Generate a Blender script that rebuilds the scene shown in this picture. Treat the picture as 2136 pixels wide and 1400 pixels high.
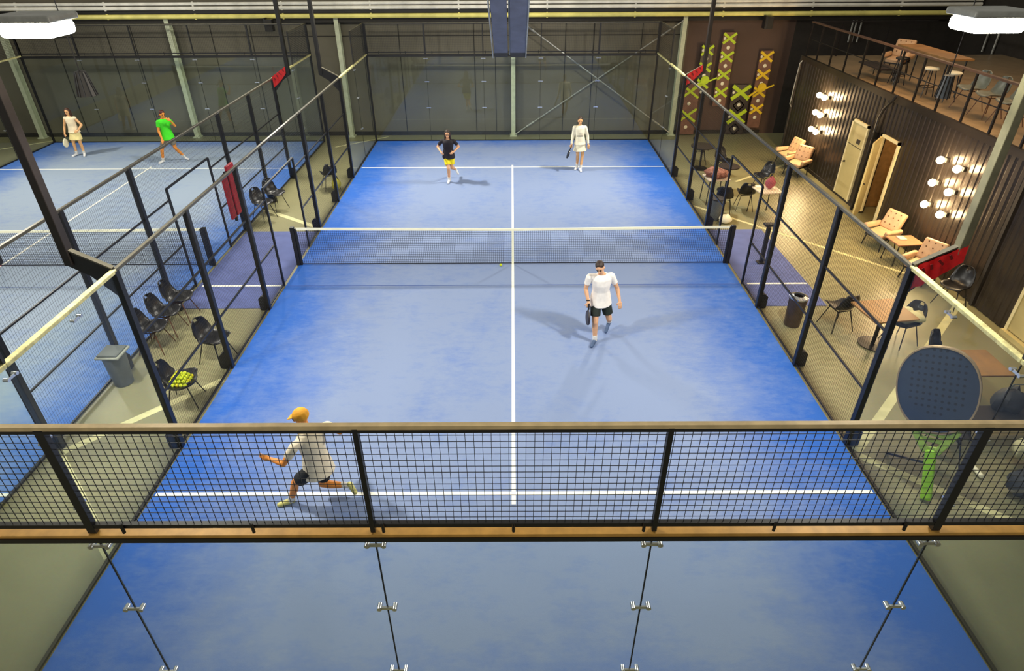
import bpy, math, random
from mathutils import Vector, Matrix
import numpy as np
random.seed(7)
for o in list(bpy.data.objects): bpy.data.objects.remove(o)
SC = bpy.context.scene
COL = SC.collection
PI = math.pi
V = Vector
R = math.radians

# ---------------------------------------------------------------- camera
CP, CY, CR, CF = 0.555267, -0.00236881, -0.00556597, 1293.508
cp, sp, cy_, sy_ = math.cos(CP), math.sin(CP), math.cos(CY), math.sin(CY)
fw = V((sy_*cp, cy_*cp, -sp)); rt = V((cy_, -sy_, 0)); up = rt.cross(fw)
r2 = rt*math.cos(CR)+up*math.sin(CR); u2 = -rt*math.sin(CR)+up*math.cos(CR)
cam = bpy.data.cameras.new('camera'); camo = bpy.data.objects.new('camera', cam); COL.objects.link(camo)
M = Matrix((r2, u2, -fw)).transposed().to_4x4(); M.translation = V((0.0047, -12.953, 6.6436)); camo.matrix_world = M
cam.sensor_width = 36; cam.lens = CF*36/2136; cam.shift_y = -44.276/2136
cam.clip_start = 0.1; cam.clip_end = 200
SC.camera = camo
# ---------------------------------------------------------------- view and world
SC.view_settings.view_transform = 'Standard'; SC.view_settings.look = 'None'
SC.view_settings.exposure = 0.0; SC.view_settings.gamma = 1; SC.view_settings.use_curve_mapping = False
SC.cycles.use_denoising = True
SC.cycles.max_bounces = 10; SC.cycles.transparent_max_bounces = 40; SC.cycles.sample_clamp_indirect = 6
W = bpy.data.worlds.new('world'); SC.world = W; W.use_nodes = True
W.node_tree.nodes['Background'].inputs[0].default_value = (1, .97, .86, 1)
W.node_tree.nodes['Background'].inputs[1].default_value = 0.36
FLOOD = 520.0       # watt of each court floodlight
WARM = 26.0          # watt of each wall bulb

# ---------------------------------------------------------------- materials
def lin(c):
    return tuple(((x/255)/12.92 if x/255 <= 0.04045 else ((x/255+0.055)/1.055)**2.4) for x in c)
MATS = {}
def mat(name, c, rough=0.6, metal=0.0, var=0.12, scale=8.0, c2=None, bump=0.0, emit=0.0, spec=0.5):
    if name in MATS: return MATS[name]
    m = bpy.data.materials.new(name); m.use_nodes = True; MATS[name] = m
    nt = m.node_tree; b = nt.nodes['Principled BSDF']
    a = lin(c); d = lin(c2) if c2 else tuple(x*(1-var*2) for x in a)
    tc = nt.nodes.new('ShaderNodeTexCoord'); no = nt.nodes.new('ShaderNodeTexNoise')
    no.inputs['Scale'].default_value = scale; no.inputs['Detail'].default_value = 4
    nt.links.new(tc.outputs['Object'], no.inputs['Vector'])
    cr = nt.nodes.new('ShaderNodeValToRGB')
    cr.color_ramp.elements[0].position = 0.35; cr.color_ramp.elements[1].position = 0.65
    cr.color_ramp.elements[0].color = (*d, 1); cr.color_ramp.elements[1].color = (*a, 1)
    nt.links.new(no.outputs['Fac'], cr.inputs['Fac']); nt.links.new(cr.outputs['Color'], b.inputs['Base Color'])
    b.inputs['Roughness'].default_value = rough; b.inputs['Metallic'].default_value = metal
    b.inputs['Specular IOR Level'].default_value = spec
    if bump:
        bp = nt.nodes.new('ShaderNodeBump'); bp.inputs['Strength'].default_value = bump; bp.inputs['Distance'].default_value = 0.02
        nt.links.new(no.outputs['Fac'], bp.inputs['Height']); nt.links.new(bp.outputs['Normal'], b.inputs['Normal'])
    if emit:
        b.inputs['Emission Color'].default_value = (*a, 1); b.inputs['Emission Strength'].default_value = emit
    return m
def turf_mat(name, deep, worn, w0, w1):
    """blue carpet with pale sand trodden in: more sand in the middle, less along the walls"""
    m = bpy.data.materials.new(name); m.use_nodes = True
    nt = m.node_tree; N = nt.nodes; L = nt.links; b = N['Principled BSDF']
    tc = N.new('ShaderNodeTexCoord'); sx = N.new('ShaderNodeSeparateXYZ'); L.new(tc.outputs['Object'], sx.inputs[0])
    def math_(op, a, c=None):
        n = N.new('ShaderNodeMath'); n.operation = op
        for i, v in enumerate((a, c)):
            if v is None: continue
            if isinstance(v, (int, float)): n.inputs[i].default_value = v
            else: L.new(v, n.inputs[i])
        return n.outputs[0]
    def noise(scale, det, rough=0.6, sc=(1, 1, 1)):
        mp = N.new('ShaderNodeMapping'); mp.inputs['Scale'].default_value = sc; L.new(tc.outputs['Object'], mp.inputs['Vector'])
        n = N.new('ShaderNodeTexNoise'); n.inputs['Scale'].default_value = scale; n.inputs['Detail'].default_value = det; n.inputs['Roughness'].default_value = rough
        L.new(mp.outputs[0], n.inputs['Vector']); return n.outputs['Fac']
    ax = math_('ABSOLUTE', sx.outputs[0]); ay = math_('ABSOLUTE', sx.outputs[1])
    mr = N.new('ShaderNodeMapRange'); mr.interpolation_type = 'SMOOTHSTEP'; L.new(ax, mr.inputs[0]); mr.inputs[1].default_value = w0; mr.inputs[2].default_value = w1; mr.inputs[3].default_value = 1; mr.inputs[4].default_value = 0
    mr2 = N.new('ShaderNodeMapRange'); L.new(ay, mr2.inputs[0]); mr2.inputs[1].default_value = 9.0; mr2.inputs[2].default_value = 10.0; mr2.inputs[3].default_value = 1; mr2.inputs[4].default_value = 0.25
    f = math_('MULTIPLY', mr.outputs[0], mr2.outputs[0])
    n1 = noise(0.55, 5); n2 = noise(7, 8, 0.8, (.45, 1, 1)); n3 = noise(1.6, 5, 0.7)
    f = math_('ADD', f, math_('MULTIPLY', math_('SUBTRACT', n1, 0.5), 1.0))
    f = math_('ADD', f, math_('MULTIPLY', math_('SUBTRACT', n2, 0.5), 1.1))
    f = math_('ADD', f, math_('MULTIPLY', math_('SUBTRACT', n3, 0.5), 0.6))
    cr = N.new('ShaderNodeValToRGB'); L.new(f, cr.inputs[0])
    cr.color_ramp.elements[0].color = (*lin(deep), 1); cr.color_ramp.elements[0].position = 0.0
    cr.color_ramp.elements[1].color = (*lin(worn), 1); cr.color_ramp.elements[1].position = 1.0
    L.new(cr.outputs[0], b.inputs['Base Color'])
    b.inputs['Roughness'].default_value = 0.75; b.inputs['Specular IOR Level'].default_value = 0.3
    bp = N.new('ShaderNodeBump'); bp.inputs['Strength'].default_value = 0.25; bp.inputs['Distance'].default_value = 0.01
    L.new(noise(120, 3), bp.inputs['Height']); L.new(bp.outputs[0], b.inputs['Normal'])
    return m
def glass_mat(name, tint, refl=1.0):
    m = bpy.data.materials.new(name); m.use_nodes = True; nt = m.node_tree; N = nt.nodes; L = nt.links
    N.remove(N['Principled BSDF']); out = N['Material Output']
    t = N.new('ShaderNodeBsdfTransparent'); g = N.new('ShaderNodeBsdfGlossy'); g.inputs['Roughness'].default_value = 0.01
    tc = N.new('ShaderNodeTexCoord'); no = N.new('ShaderNodeTexNoise'); no.inputs['Scale'].default_value = 1.3; L.new(tc.outputs['Object'], no.inputs['Vector'])
    mx = N.new('ShaderNodeMixRGB'); L.new(no.outputs['Fac'], mx.inputs[0]); mx.inputs[1].default_value = (*tint, 1); mx.inputs[2].default_value = (*[x*0.97 for x in tint], 1)
    L.new(mx.outputs[0], t.inputs[0])
    fr = N.new('ShaderNodeLayerWeight'); pw = N.new('ShaderNodeMath'); pw.operation = 'POWER'; L.new(fr.outputs['Facing'], pw.inputs[0]); pw.inputs[1].default_value = 4.0
    mu = N.new('ShaderNodeMath'); mu.operation = 'MULTIPLY_ADD'; L.new(pw.outputs[0], mu.inputs[0]); mu.inputs[1].default_value = .9*refl; mu.inputs[2].default_value = .05*refl
    mix = N.new('ShaderNodeMixShader'); L.new(mu.outputs[0], mix.inputs[0]); L.new(t.outputs[0], mix.inputs[1]); L.new(g.outputs[0], mix.inputs[2]); L.new(mix.outputs[0], out.inputs[0])
    return m
TURF = turf_mat('blue_sanded_turf', (34, 88, 172), (120, 136, 170), 2.5, 5.0)
TURF2 = turf_mat('blue_grey_sanded_turf', (62, 104, 176), (140, 155, 174), 2.8, 5.1)
MATBLUE = mat('violet_blue_mat', (84, 96, 150), 0.8, var=.08, scale=3)
GLASS = glass_mat('clear_glass', (0.94, 0.97, 0.955), .75)
GLASS_S = glass_mat('clear_side_glass', (0.94, 0.965, 0.955), .42)
BLK = mat('black_powder_coat', (24, 23, 25), 0.38, var=.1)
BLKM = mat('black_wire', (14, 15, 18), 0.5)
WHITE = mat('white_line', (232, 232, 222), 0.7, var=.05)
CREAM = mat('cream_line', (205, 200, 150), 0.7, var=.1, scale=4)
BAND = mat('net_band_white', (238, 236, 210), 0.7, var=.03)
NETM = mat('net_cord', (22, 24, 36), 0.8)
STEEL = mat('pale_green_steel', (196, 200, 170), 0.5, var=.08)
GALV = mat('galvanised_steel', (165, 165, 158), 0.4, .4)
CHROME = mat('chrome', (210, 212, 215), 0.2, .9, var=.03)
WALLB = mat('brown_grey_panel', (102, 96, 80), 0.7, var=.08, scale=.7)
WALLBR = mat('dark_brown_wall', (84, 64, 54), 0.7, var=.08, scale=.7)
SEAM = mat('dark_seam', (38, 34, 28), 0.7)
CORR = mat('dark_grey_corrugated_metal', (58, 51, 45), 0.3, .45, var=.05, scale=1)
DARK = mat('near_black_paint_and_shade', (44, 39, 34), 0.7)
PLAST = mat('black_plastic', (19, 19, 22), 0.35, var=.06)
BEIGE = mat('beige_leather', (196, 160, 122), 0.5, var=.1, scale=5)
WOOD = mat('oak_top', (150, 112, 66), 0.45, var=.15, scale=3)
WOODF = mat('wood_floor', (150, 128, 98), 0.4, var=.1, scale=3)
WOODL = mat('brown_leg', (92, 58, 38), 0.5)
RED = mat('red_vinyl', (206, 14, 20), 0.45, var=.1, scale=20)
REDD = mat('dark_red_print', (120, 6, 12), 0.5)
LIME = mat('lime_paint', (190, 214, 36), 0.6, var=.08)
YELW = mat('yellow_paint', (238, 200, 30), 0.6, var=.08)
IVORY = mat('ivory_dot', (232, 226, 196), 0.6, var=.03)
GREYP = mat('grey_plastic', (92, 96, 94), 0.5, var=.06)
CREAMD = mat('cream_door', (196, 182, 128), 0.5, var=.06, scale=2)
CREAMF = mat('pale_cream_frame', (224, 214, 168), 0.5, var=.04)
LENS = mat('lamp_glow', (255, 250, 226), 0.5, emit=60)
BULB = mat('bulb_glow', (255, 224, 170), 0.5, emit=90)
BALLM = mat('yellow_felt', (205, 220, 40), 0.85, var=.15, scale=30)
BALLY = mat('deep_yellow_felt', (205, 196, 20), 0.85, var=.15, scale=30)
PANELB = mat('blue_grey_sheet', (92, 96, 116), 0.55, var=.15, scale=3)
PIPEY = mat('yellowed_pipe', (240, 228, 130), 0.4, var=.12, scale=2)
PIPEW = mat('white_pipe', (245, 240, 226), 0.4, var=.12, scale=2)

# ---------------------------------------------------------------- mesh helper
class MB:
    def __init__(s): s.v = []; s.f = []; s.mi = []; s.m = 0
    def add(s, vs, fs):
        n = len(s.v); s.v += [tuple(x) for x in vs]; s.f += [tuple(i+n for i in f) for f in fs]; s.mi += [s.m]*len(fs); return s
    def box(s, c, d, rot=None):
        x, y, z = d[0]/2, d[1]/2, d[2]/2; vs = [V((a, b, e)) for a in (-x, x) for b in (-y, y) for e in (-z, z)]
        if rot is not None: vs = [rot @ v for v in vs]
        c = V(c); return s.add([v+c for v in vs], [(0, 1, 3, 2), (4, 6, 7, 5), (0, 4, 5, 1), (2, 3, 7, 6), (0, 2, 6, 4), (1, 5, 7, 3)])
    def b2(s, lo, hi): return s.box([(lo[i]+hi[i])/2 for i in range(3)], [abs(hi[i]-lo[i]) for i in range(3)])
    def bar(s, p, q, w, h=None, upv=(0, 0, 1)):
        """rectangular bar from p to q, w across, h along upv"""
        p, q = V(p), V(q); h = h or w; d = (q-p); L = d.length; d.normalize(); u = V(upv)
        if abs(d.dot(u)) > .98: u = V((0, 1, 0))
        a = d.cross(u).normalized(); b = a.cross(d).normalized()
        vs = [c+a*i*w/2+b*j*h/2 for c in (p, q) for i, j in ((-1, -1), (1, -1), (1, 1), (-1, 1))]
        return s.add(vs, [(0, 1, 2, 3), (7, 6, 5, 4), (0, 4, 5, 1), (1, 5, 6, 2), (2, 6, 7, 3), (3, 7, 4, 0)])
    def tube(s, pts, r, n=8, caps=True):
        pts = [V(p) for p in pts]; rs = r if isinstance(r, (list, tuple)) else [r]*len(pts); rings = []; prev = None
        for i, p in enumerate(pts):
            t = (pts[min(i+1, len(pts)-1)]-pts[max(i-1, 0)]).normalized()
            if prev is None:
                a = t.cross(V((0, 0, 1)));
                if a.length < .1: a = t.cross(V((0, 1, 0)))
                a.normalize()
            else: a = (prev-t*prev.dot(t)).normalized()
            prev = a; b = t.cross(a); rings.append([p+(a*math.cos(2*PI*k/n)+b*math.sin(2*PI*k/n))*rs[i] for k in range(n)])
        return s.rings(rings, caps)
    def rings(s, rings, caps=True, closed=True):
        n = len(rings[0]); vs = [v for r in rings for v in r]; fs = []
        for i in range(len(rings)-1):
            for k in range(n if closed else n-1): fs.append((i*n+k, i*n+(k+1) % n, (i+1)*n+(k+1) % n, (i+1)*n+k))
        if caps: fs.append(tuple(range(n-1, -1, -1))); fs.append(tuple((len(rings)-1)*n+k for k in range(n)))
        return s.add(vs, fs)
    def lathe(s, c, prof, n=20, caps=True):
        c = V(c); return s.rings([[c+V((r*math.cos(2*PI*k/n), r*math.sin(2*PI*k/n), z)) for k in range(n)] for r, z in prof], caps)
    def ell(s, c, r, rot=None, n=12, m=8):
        c = V(c); r = r if isinstance(r, (list, tuple, Vector)) else (r, r, r); rg = []
        for i in range(m+1):
            t = PI*(0.02+0.96*i/m); rg.append([V((r[0]*math.sin(t)*math.cos(2*PI*k/n), r[1]*math.sin(t)*math.sin(2*PI*k/n), -r[2]*math.cos(t))) for k in range(n)])
        if rot is not None: rg = [[rot @ v for v in q] for q in rg]
        return s.rings([[v+c for v in q] for q in rg])
    def cap(s, p, q, r0, r1, n=10):
        """tapered capsule"""
        p, q = V(p), V(q); d = (q-p)
        if d.length < 1e-5: return s.ell(p, r0)
        t = d.normalized(); a = t.cross(V((.1, .3, 1))).normalized(); b = t.cross(a); rg = []
        for c, r, angs in ((p, r0, (-80, -55, -25, 0)), (q, r1, (0, 25, 55, 80))):
            for g in angs:
                cc = c+t*r*math.sin(R(g)); rr = r*math.cos(R(g)); rg.append([cc+(a*math.cos(2*PI*k/n)+b*math.sin(2*PI*k/n))*rr for k in range(n)])
        return s.rings(rg)
    def slab(s, outline, d, o=(0, 0, 0), ax=(1, 0, 0), ay=(0, 0, 1)):
        """2-D outline extruded by vector d"""
        o, ax, ay, d = V(o), V(ax), V(ay), V(d); A = [o+ax*x+ay*y for x, y in outline]
        return s.rings([A, [v+d for v in A]])
    def build(s, name, m, parent=None, smooth=False, bevel=0, world=True):
        me = bpy.data.meshes.new(name); off = V(parent_loc(parent)) if (parent and world) else V((0, 0, 0))
        me.from_pydata([tuple(V(v)-off) for v in s.v], [], s.f); ms = m if isinstance(m, (list, tuple)) else [m]
        for x in ms: me.materials.append(x)
        if len(ms) > 1: me.polygons.foreach_set('material_index', s.mi)
        import bmesh as _b
        bm = _b.new(); bm.from_mesh(me); _b.ops.recalc_face_normals(bm, faces=bm.faces); bm.to_mesh(me); bm.free()
        if smooth:
            for p in me.polygons: p.use_smooth = True
            me.set_sharp_from_angle(angle=R(40))
        o = bpy.data.objects.new(name, me); COL.objects.link(o)
        if parent: o.parent = parent
        if bevel:
            b = o.modifiers.new('b', 'BEVEL'); b.width = bevel; b.segments = 3; b.limit_method = 'ANGLE'
        return o
def parent_loc(p):
    l = V((0, 0, 0))
    while p: l += V(p.location); p = p.parent
    return l
def tag(o, label=None, cat=None, group=None, kind=None):
    if label: o['label'] = label
    if cat: o['category'] = cat
    if group: o['group'] = group
    if kind: o['kind'] = kind
    return o
def thing(name, label, cat, loc=(0, 0, 0), rz=0, group=None):
    o = bpy.data.objects.new(name, None); COL.objects.link(o); o.location = loc; o.rotation_euler = (0, 0, rz); o.empty_display_size = .1
    return tag(o, label, cat, group)
def kids(o): return [c for c in bpy.data.objects if c.parent == o]
def dup(o, loc=None, rz=None, label=None, group=None, parent=None):
    ks = kids(o); c = o.copy(); COL.objects.link(c); c.parent = parent
    if loc is not None: c.location = loc
    if rz is not None: c.rotation_euler = (0, 0, rz)
    if label: c['label'] = label
    if group: c['group'] = group
    for k in ks: dup(k, parent=c)
    return c
def struct(name, mb, m, smooth=False):
    return tag(mb.build(name, m, smooth=smooth), kind='structure')
def area(name, loc, target, size, power, col, parent=None, spread=160):
    l = bpy.data.lights.new(name, 'AREA'); l.energy = power; l.color = col; l.shape = 'RECTANGLE'; l.size, l.size_y = size; l.spread = R(spread)
    o = bpy.data.objects.new(name, l); COL.objects.link(o); off = parent_loc(parent) if parent else V((0, 0, 0))
    o.location = V(loc)-off; o.rotation_euler = (V(target)-V(loc)).to_track_quat('-Z', 'Y').to_euler()
    if parent: o.parent = parent
    return o
def point(name, loc, power, col, rad=.05, parent=None):
    l = bpy.data.lights.new(name, 'POINT'); l.energy = power; l.color = col; l.shadow_soft_size = rad
    o = bpy.data.objects.new(name, l); COL.objects.link(o); off = parent_loc(parent) if parent else V((0, 0, 0)); o.location = V(loc)-off
    if parent: o.parent = parent
    return o

# ================================================================ SETTING
fl = bpy.data.materials.new('sealed_concrete'); fl.use_nodes = True
def _floor(nt):
    N = nt.nodes; L = nt.links; b = N['Principled BSDF']; tc = N.new('ShaderNodeTexCoord')
    n = N.new('ShaderNodeTexNoise'); n.inputs['Scale'].default_value = .5; n.inputs['Detail'].default_value = 6; L.new(tc.outputs['Object'], n.inputs['Vector'])
    n2 = N.new('ShaderNodeTexNoise'); n2.inputs['Scale'].default_value = 30; n2.inputs['Detail'].default_value = 5; L.new(tc.outputs['Object'], n2.inputs['Vector'])
    cr = N.new('ShaderNodeValToRGB'); cr.color_ramp.elements[0].position = .3; cr.color_ramp.elements[1].position = .7
    cr.color_ramp.elements[0].color = (*lin((124, 120, 86)), 1); cr.color_ramp.elements[1].color = (*lin((148, 144, 108)), 1)
    L.new(n.outputs['Fac'], cr.inputs[0])
    mx = N.new('ShaderNodeMixRGB'); mx.blend_type = 'MULTIPLY'; mx.inputs[0].default_value = .25; L.new(cr.outputs[0], mx.inputs[1]); L.new(n2.outputs['Color'], mx.inputs[2]); L.new(mx.outputs[0], b.inputs['Base Color'])
    b.inputs['Roughness'].default_value = .38
    bp = N.new('ShaderNodeBump'); bp.inputs['Strength'].default_value = .12; bp.inputs['Distance'].default_value = .01; L.new(n2.outputs['Fac'], bp.inputs['Height']); L.new(bp.outputs[0], b.inputs['Normal'])
_floor(fl.node_tree)
struct('floor', MB().b2((-27, -16, -.2), (16.4, 11, -.012)), fl)
struct('wall_back', MB().b2((-27, 10.85, -.1), (6.2, 11.05, 8)), WALLB)
struct('wall_back_right', MB().b2((6.2, 10.85, -.1), (9.95, 11.05, 8)), WALLBR)
struct('wall_back_corner', MB().b2((9.95, 10.85, -.1), (16.4, 11.05, 8)), DARK)  # near-black colour stands in for the mezzanine's shade on this wall
struct('wall_left', MB().b2((-27.2, -16, -.1), (-27, 11, 8)), WALLB)
struct('wall_upper_right', MB().b2((16, -16, -.1), (16.2, 10.85, 8)), DARK)
# panel seams of the back wall
s = MB()
for x in (-16.2, -14.3, -13.4, -10.6, -9.2, -8.2, -5.3, -4.0, -1.35, -.6, 1.9, 2.9, 4.6): s.b2((x-.012, 10.835, .1), (x+.012, 10.851, 3.85))
s.b2((-26, 10.835, 3.46), (6.1, 10.851, 3.49)); s.b2((-26, 10.83, 3.86), (6.1, 10.851, 3.98))
struct('trim_1', s, SEAM)
struct('baseboard_back', MB().b2((-27, 10.8, -.012), (9.4, 10.85, .12)), SEAM)
# roof beams seen at the top
struct('trim_2', MB().b2((-27, 10.55, 4.25), (16, 10.84, 4.37)), BLK)
struct('trim_3', MB().b2((-27, 10.6, 3.94), (16, 10.84, 4.075)), SEAM)
def pipe(name, z, r, m, label, y=10.4, x1=15.9):
    t = thing(name, label, 'pipe', (-26.9, y, z))
    MB().tube([(-26.9, y, z), (x1, y, z)], r, 12).build('tube', m, t, True)
    for k in range(-7, 6):
        q = MB(); q.bar((k*3+1.2, y, z-r-.015), (k*3+1.2, y, z+r+.015), .05); q.bar((k*3+1.2, y, z), (k*3+1.2, 10.84, z), .03); q.build('pipe_clip', m, t)
pipe('ceiling_pipe', 4.565, .05, PIPEW, 'topmost pale pipe running along the top of the back wall')
pipe('ceiling_pipe', 4.43, .06, PIPEW, 'middle white pipe just above the black beam on the back wall')
pipe('ceiling_pipe', 4.17, .075, PIPEY, 'thick yellowish pipe lowest of the three along the back wall')
for x, z, lb in ((-8.25, 3.98, 'small black loudspeaker box on the pipes left of the dark masts'), (8.75, 3.98, 'small black loudspeaker box on the pipes above the lime boards')):
    t = thing('loudspeaker', lb, 'loudspeaker', (x, 10.25, z)); MB().b2((x-.11, 10.1, z-.25), (x+.11, 10.34, z+.12)).build('cabinet', BLK, t, bevel=.01); MB().b2((x-.09, 10.09, z-.22), (x+.09, 10.1, z+.09)).build('grille', SEAM, t); MB().b2((x-.16, 10.12, z-.25), (x-.11, 10.4, z+.16)).build('bracket', BLK, t)
# steel columns on the back wall
COLDESC = ['at the far left corner of the left court', 'behind the person in green', 'between the two blue courts', 'at the middle of the centre court behind the glass', 'beside the lime patterned wall boards']
for i, (x, h) in enumerate(((-17.85, 4.5), (-11.95, 4.1), (-6.08, 4.1), (.04, 2.95), (6.0, 4.1))):
    s = MB(); y0 = 10.58; w = .15
    s.b2((x-w/2, y0-.01, 0), (x+w/2, y0+.01, h)); s.b2((x-w/2, y0+.2, 0), (x+w/2, y0+.22, h)); s.b2((x-.008, y0, 0), (x+.008, y0+.21, h))
    t = thing('steel_column', 'pale green steel column ' + COLDESC[i], 'column', (x, y0+.1, 0)); s.build('beam', STEEL, t)
    MB().b2((x-.13, y0-.06, -.01), (x+.13, y0+.25, .03)).build('base_plate', STEEL, t)
    if h < 3: MB().b2((x-.1, y0-.03, h), (x+.1, y0+.22, h+.03)).build('cap_plate', STEEL, t)
for i, (a, b, lb) in enumerate((((.1, 10.55, 4.1), (5.93, 10.55, .1), 'galvanised brace rod running down to the right behind the centre court'),
                              ((.1, 10.57, .06), (5.93, 10.57, 3.95), 'galvanised brace rod running up to the right behind the centre court'))):
    t = thing('brace_rod', lb, 'brace', a, group='crossed brace rods'); MB().tube([a, b], .022, 8).build('rod', GALV, t, True)
    d = (V(b)-V(a)).normalized()
    for e, k in ((a, 1), (b, -1)): MB().tube([V(e)+d*k*.55, V(e)+d*k*.85], .038, 8).build('turnbuckle', GALV, t, True)
# floor lines of the old hall, painted pale yellow
def line(n, p, q, w=.14): struct('trim_%d' % n, MB().bar((*p, -.0115), (*q, -.0115), w, .004), CREAM)
line(4, (-6.78, -6.1), (-5.06, -4.35)); line(5, (-6.78, -6.2), (-5.06, -7.95)); line(6, (-5.06, 2.1), (-6.95, 3.4))
line(7, (5.13, -6.15), (9.4, -1.75)); line(8, (5.13, -6.25), (7.7, -8.4)); line(9, (5.1, 3.55), (8.95, -.62), .09)
line(10, (6.9, 5.5), (9.4, 7.4), .09); line(11, (-6.4, 9.3), (-4.7, 10.6), .07); line(12, (-17.2, 10.3), (-21, 7.2), .1)

# ================================================================ COURTS
def turf(x0, m, label):
    t = thing('court_turf', label, 'court surface', (x0, 0, 0))
    MB().b2((x0-5, -10, -.011), (x0+5, 10, 0)).build('carpet', m, t)
    z0, z1 = 0, .003
    for n, y in (('service_line', -6.95), ('service_line', 6.95), ('carpet_seam', -1.02)): h_ = .028 if n == 'service_line' else .008; MB().b2((x0-4.97, y-h_, z0), (x0+4.97, y+h_, z1)).build(n, WHITE if n == 'service_line' else mat('seam_blue', (44, 74, 150), .8), t)
    MB().b2((x0-.028, -7.15, z0), (x0+.028, 7.15, z1+.0005)).build('center_line', WHITE, t)
    return t
turf(0, TURF, 'blue sanded carpet of the centre court with white lines')
turf(-12, TURF2, 'blue grey carpet of the left court behind the fence')
t = thing('court_turf', 'sliver of blue carpet of a third court at the far left edge', 'court surface', (-24, 0, 0)); MB().b2((-26.8, -10, -.011), (-19.2, 10, 0)).build('carpet', TURF2, t)
# mats outside the gates
for lb, x0, x1, x2 in (('violet blue turf mat between the two courts at the net', -6.93, -5.07, -5.07), ('violet blue turf mat outside the right gate by the lounge', 5.07, 6.5, 6.9)):
    t = thing('turf_mat', lb, 'mat', ((x0+x1)/2, 0, 0)); r = x1 if x0 > 0 else x1
    MB().slab([(x0, -1.95), (x1, -1.95), (x1 if x0 < 0 else 6.45, 1.9), (x0, 1.9)], (0, 0, .008), (0, 0, -.0115), (1, 0, 0), (0, 1, 0)).build('carpet', MATBLUE, t)
    MB().b2((x0+.08, -1.03, -.003), (x1-.04, -.97, .001)).build('white_line', WHITE, t)

def net(x0, label, strapm):
    t = thing('court_net', label, 'net', (x0, 0, 0)); s = MB(); r = .0022
    n = int(9.9/.045)
    for i in range(n+1):
        x = x0-4.95+9.9*i/n; zt = .88+.04*abs(x-x0)/5; s.bar((x, 0, .02), (x, 0, zt), r*2)
    for k in range(19):
        z = .03+k*.045; s.bar((x0-4.95, 0, z), (x0+4.95, 0, z), r*2)
    s.build('net_mesh', NETM, t)
    s = MB(); pts = [(x0-4.93, 0), (x0, -.04), (x0+4.93, 0)]
    for a, b in zip(pts, pts[1:]): s.bar((a[0], 0, .905+a[1]), (b[0], 0, .905+b[1]), .02, .055)
    s.build('top_band', BAND, t)
    MB().bar((x0-4.95, 0, .02), (x0+4.95, 0, .02), .016).build('bottom_cord', NETM, t)
    MB().b2((x0-.025, -.012, 0), (x0+.025, .012, .87)).build('center_strap', strapm, t)
    for sx in (-1, 1):
        p = MB().b2((x0+sx*5.0-.045, -.045, 0), (x0+sx*5.0+.045, .045, .95)).build('net_post', BLK, t, bevel=.01)
        MB().b2((x0+sx*4.93-.02, -.03, 0), (x0+sx*4.93+.02, .03, .92)).build('lacing_bar', BLK, p)
net(0, 'tennis style net across the centre court with white top band', BAND)
net(-12, 'net across the left court with magenta centre strap', mat('magenta_strap', (170, 20, 70), .7))

def wires(s, kind, a0, a1, z0, z1, c, step=.05, r=.002, stepz=None):
    """welded mesh; kind 'x' runs along y at x=c, kind 'y' runs along x at y=c"""
    P = (lambda a, z, e=0: (c+e, a, z)) if kind == 'x' else (lambda a, z, e=0: (a, c+e, z))
    n = max(1, round((a1-a0)/step)); k = max(1, round((z1-z0)/(stepz or step)))
    for i in range(n+1): a = a0+(a1-a0)*i/n; s.bar(P(a, z0), P(a, z1), r*2)
    for j in range(k+1): z = z0+(z1-z0)*j/k; s.bar(P(a0, z, r), P(a1, z, r), r*2)
def side_fence(x, out, label, y0=-6, y1=6, group=None, mz=.05):
    """12 m of mesh fence with a gate opening in the middle; out = +1/-1 side away from the court"""
    t = thing('mesh_fence', label, 'fence', (x, 0, 0), group=group)
    for y in (-6, -4, -2, 2, 4, 6):
        if not (y0 <= y <= y1): continue
        p = MB().b2((x-.04, y-.045, 0), (x+.04, y+.045, 3.0)).build('post', BLK, t, bevel=.006)
        b = MB(); o = x+out*.04; b.slab([(0, 0), (.12, 0), (.12, .26), (.05, .32), (0, .32)], (0, .09, 0), (o, y-.045, 0), (out, 0, 0), (0, 0, 1)); b.build('foot_bracket', BLK, p)
    for y in (-1, 1): MB().b2((x-.02, y-.02, 0), (x+.02, y+.02, 2.23)).build('gate_post', BLK, t)
    MB().bar((x, y0, 3.0), (x, y1, 3.0), .05, .045).build('top_rail', mat('worn_grey_rail', (96, 92, 80), .35, .3), t, bevel=.005)
    MB().bar((x, -1, 2.23), (x, 1, 2.23), .035).build('gate_header', BLK, t)
    for a, b in ((-6, -2), (2, 6), (-2, -1), (1, 2)):
        for z in (1.0, 2.0): MB().bar((x, a, z), (x, b, z), .028).build('cross_rail', BLK, t)
        MB().bar((x, a, .04), (x, b, .04), .03).build('bottom_rail', BLK, t)
    for a, b in ((-6, -4), (-4, -2), (2, 4), (4, 6), (-2, -1), (1, 2)):
        s = MB(); wires(s, 'x', a+.06, b-.06, .05, 2.97, x, .05, .001, mz); s.build('wire_mesh', BLKM, t)
    s = MB(); wires(s, 'x', -1, 1, 2.25, 2.97, x, .05, .001, mz); s.build('wire_mesh', BLKM, t)
    return t
side_fence(-5.04, -1, 'black mesh side fence on the left of the centre court')
side_fence(5.04, 1, 'black mesh side fence on the right of the centre court towards the lounge')
side_fence(-6.98, 1, 'black mesh side fence of the left court next to the gap between courts', mz=.1)

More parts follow.
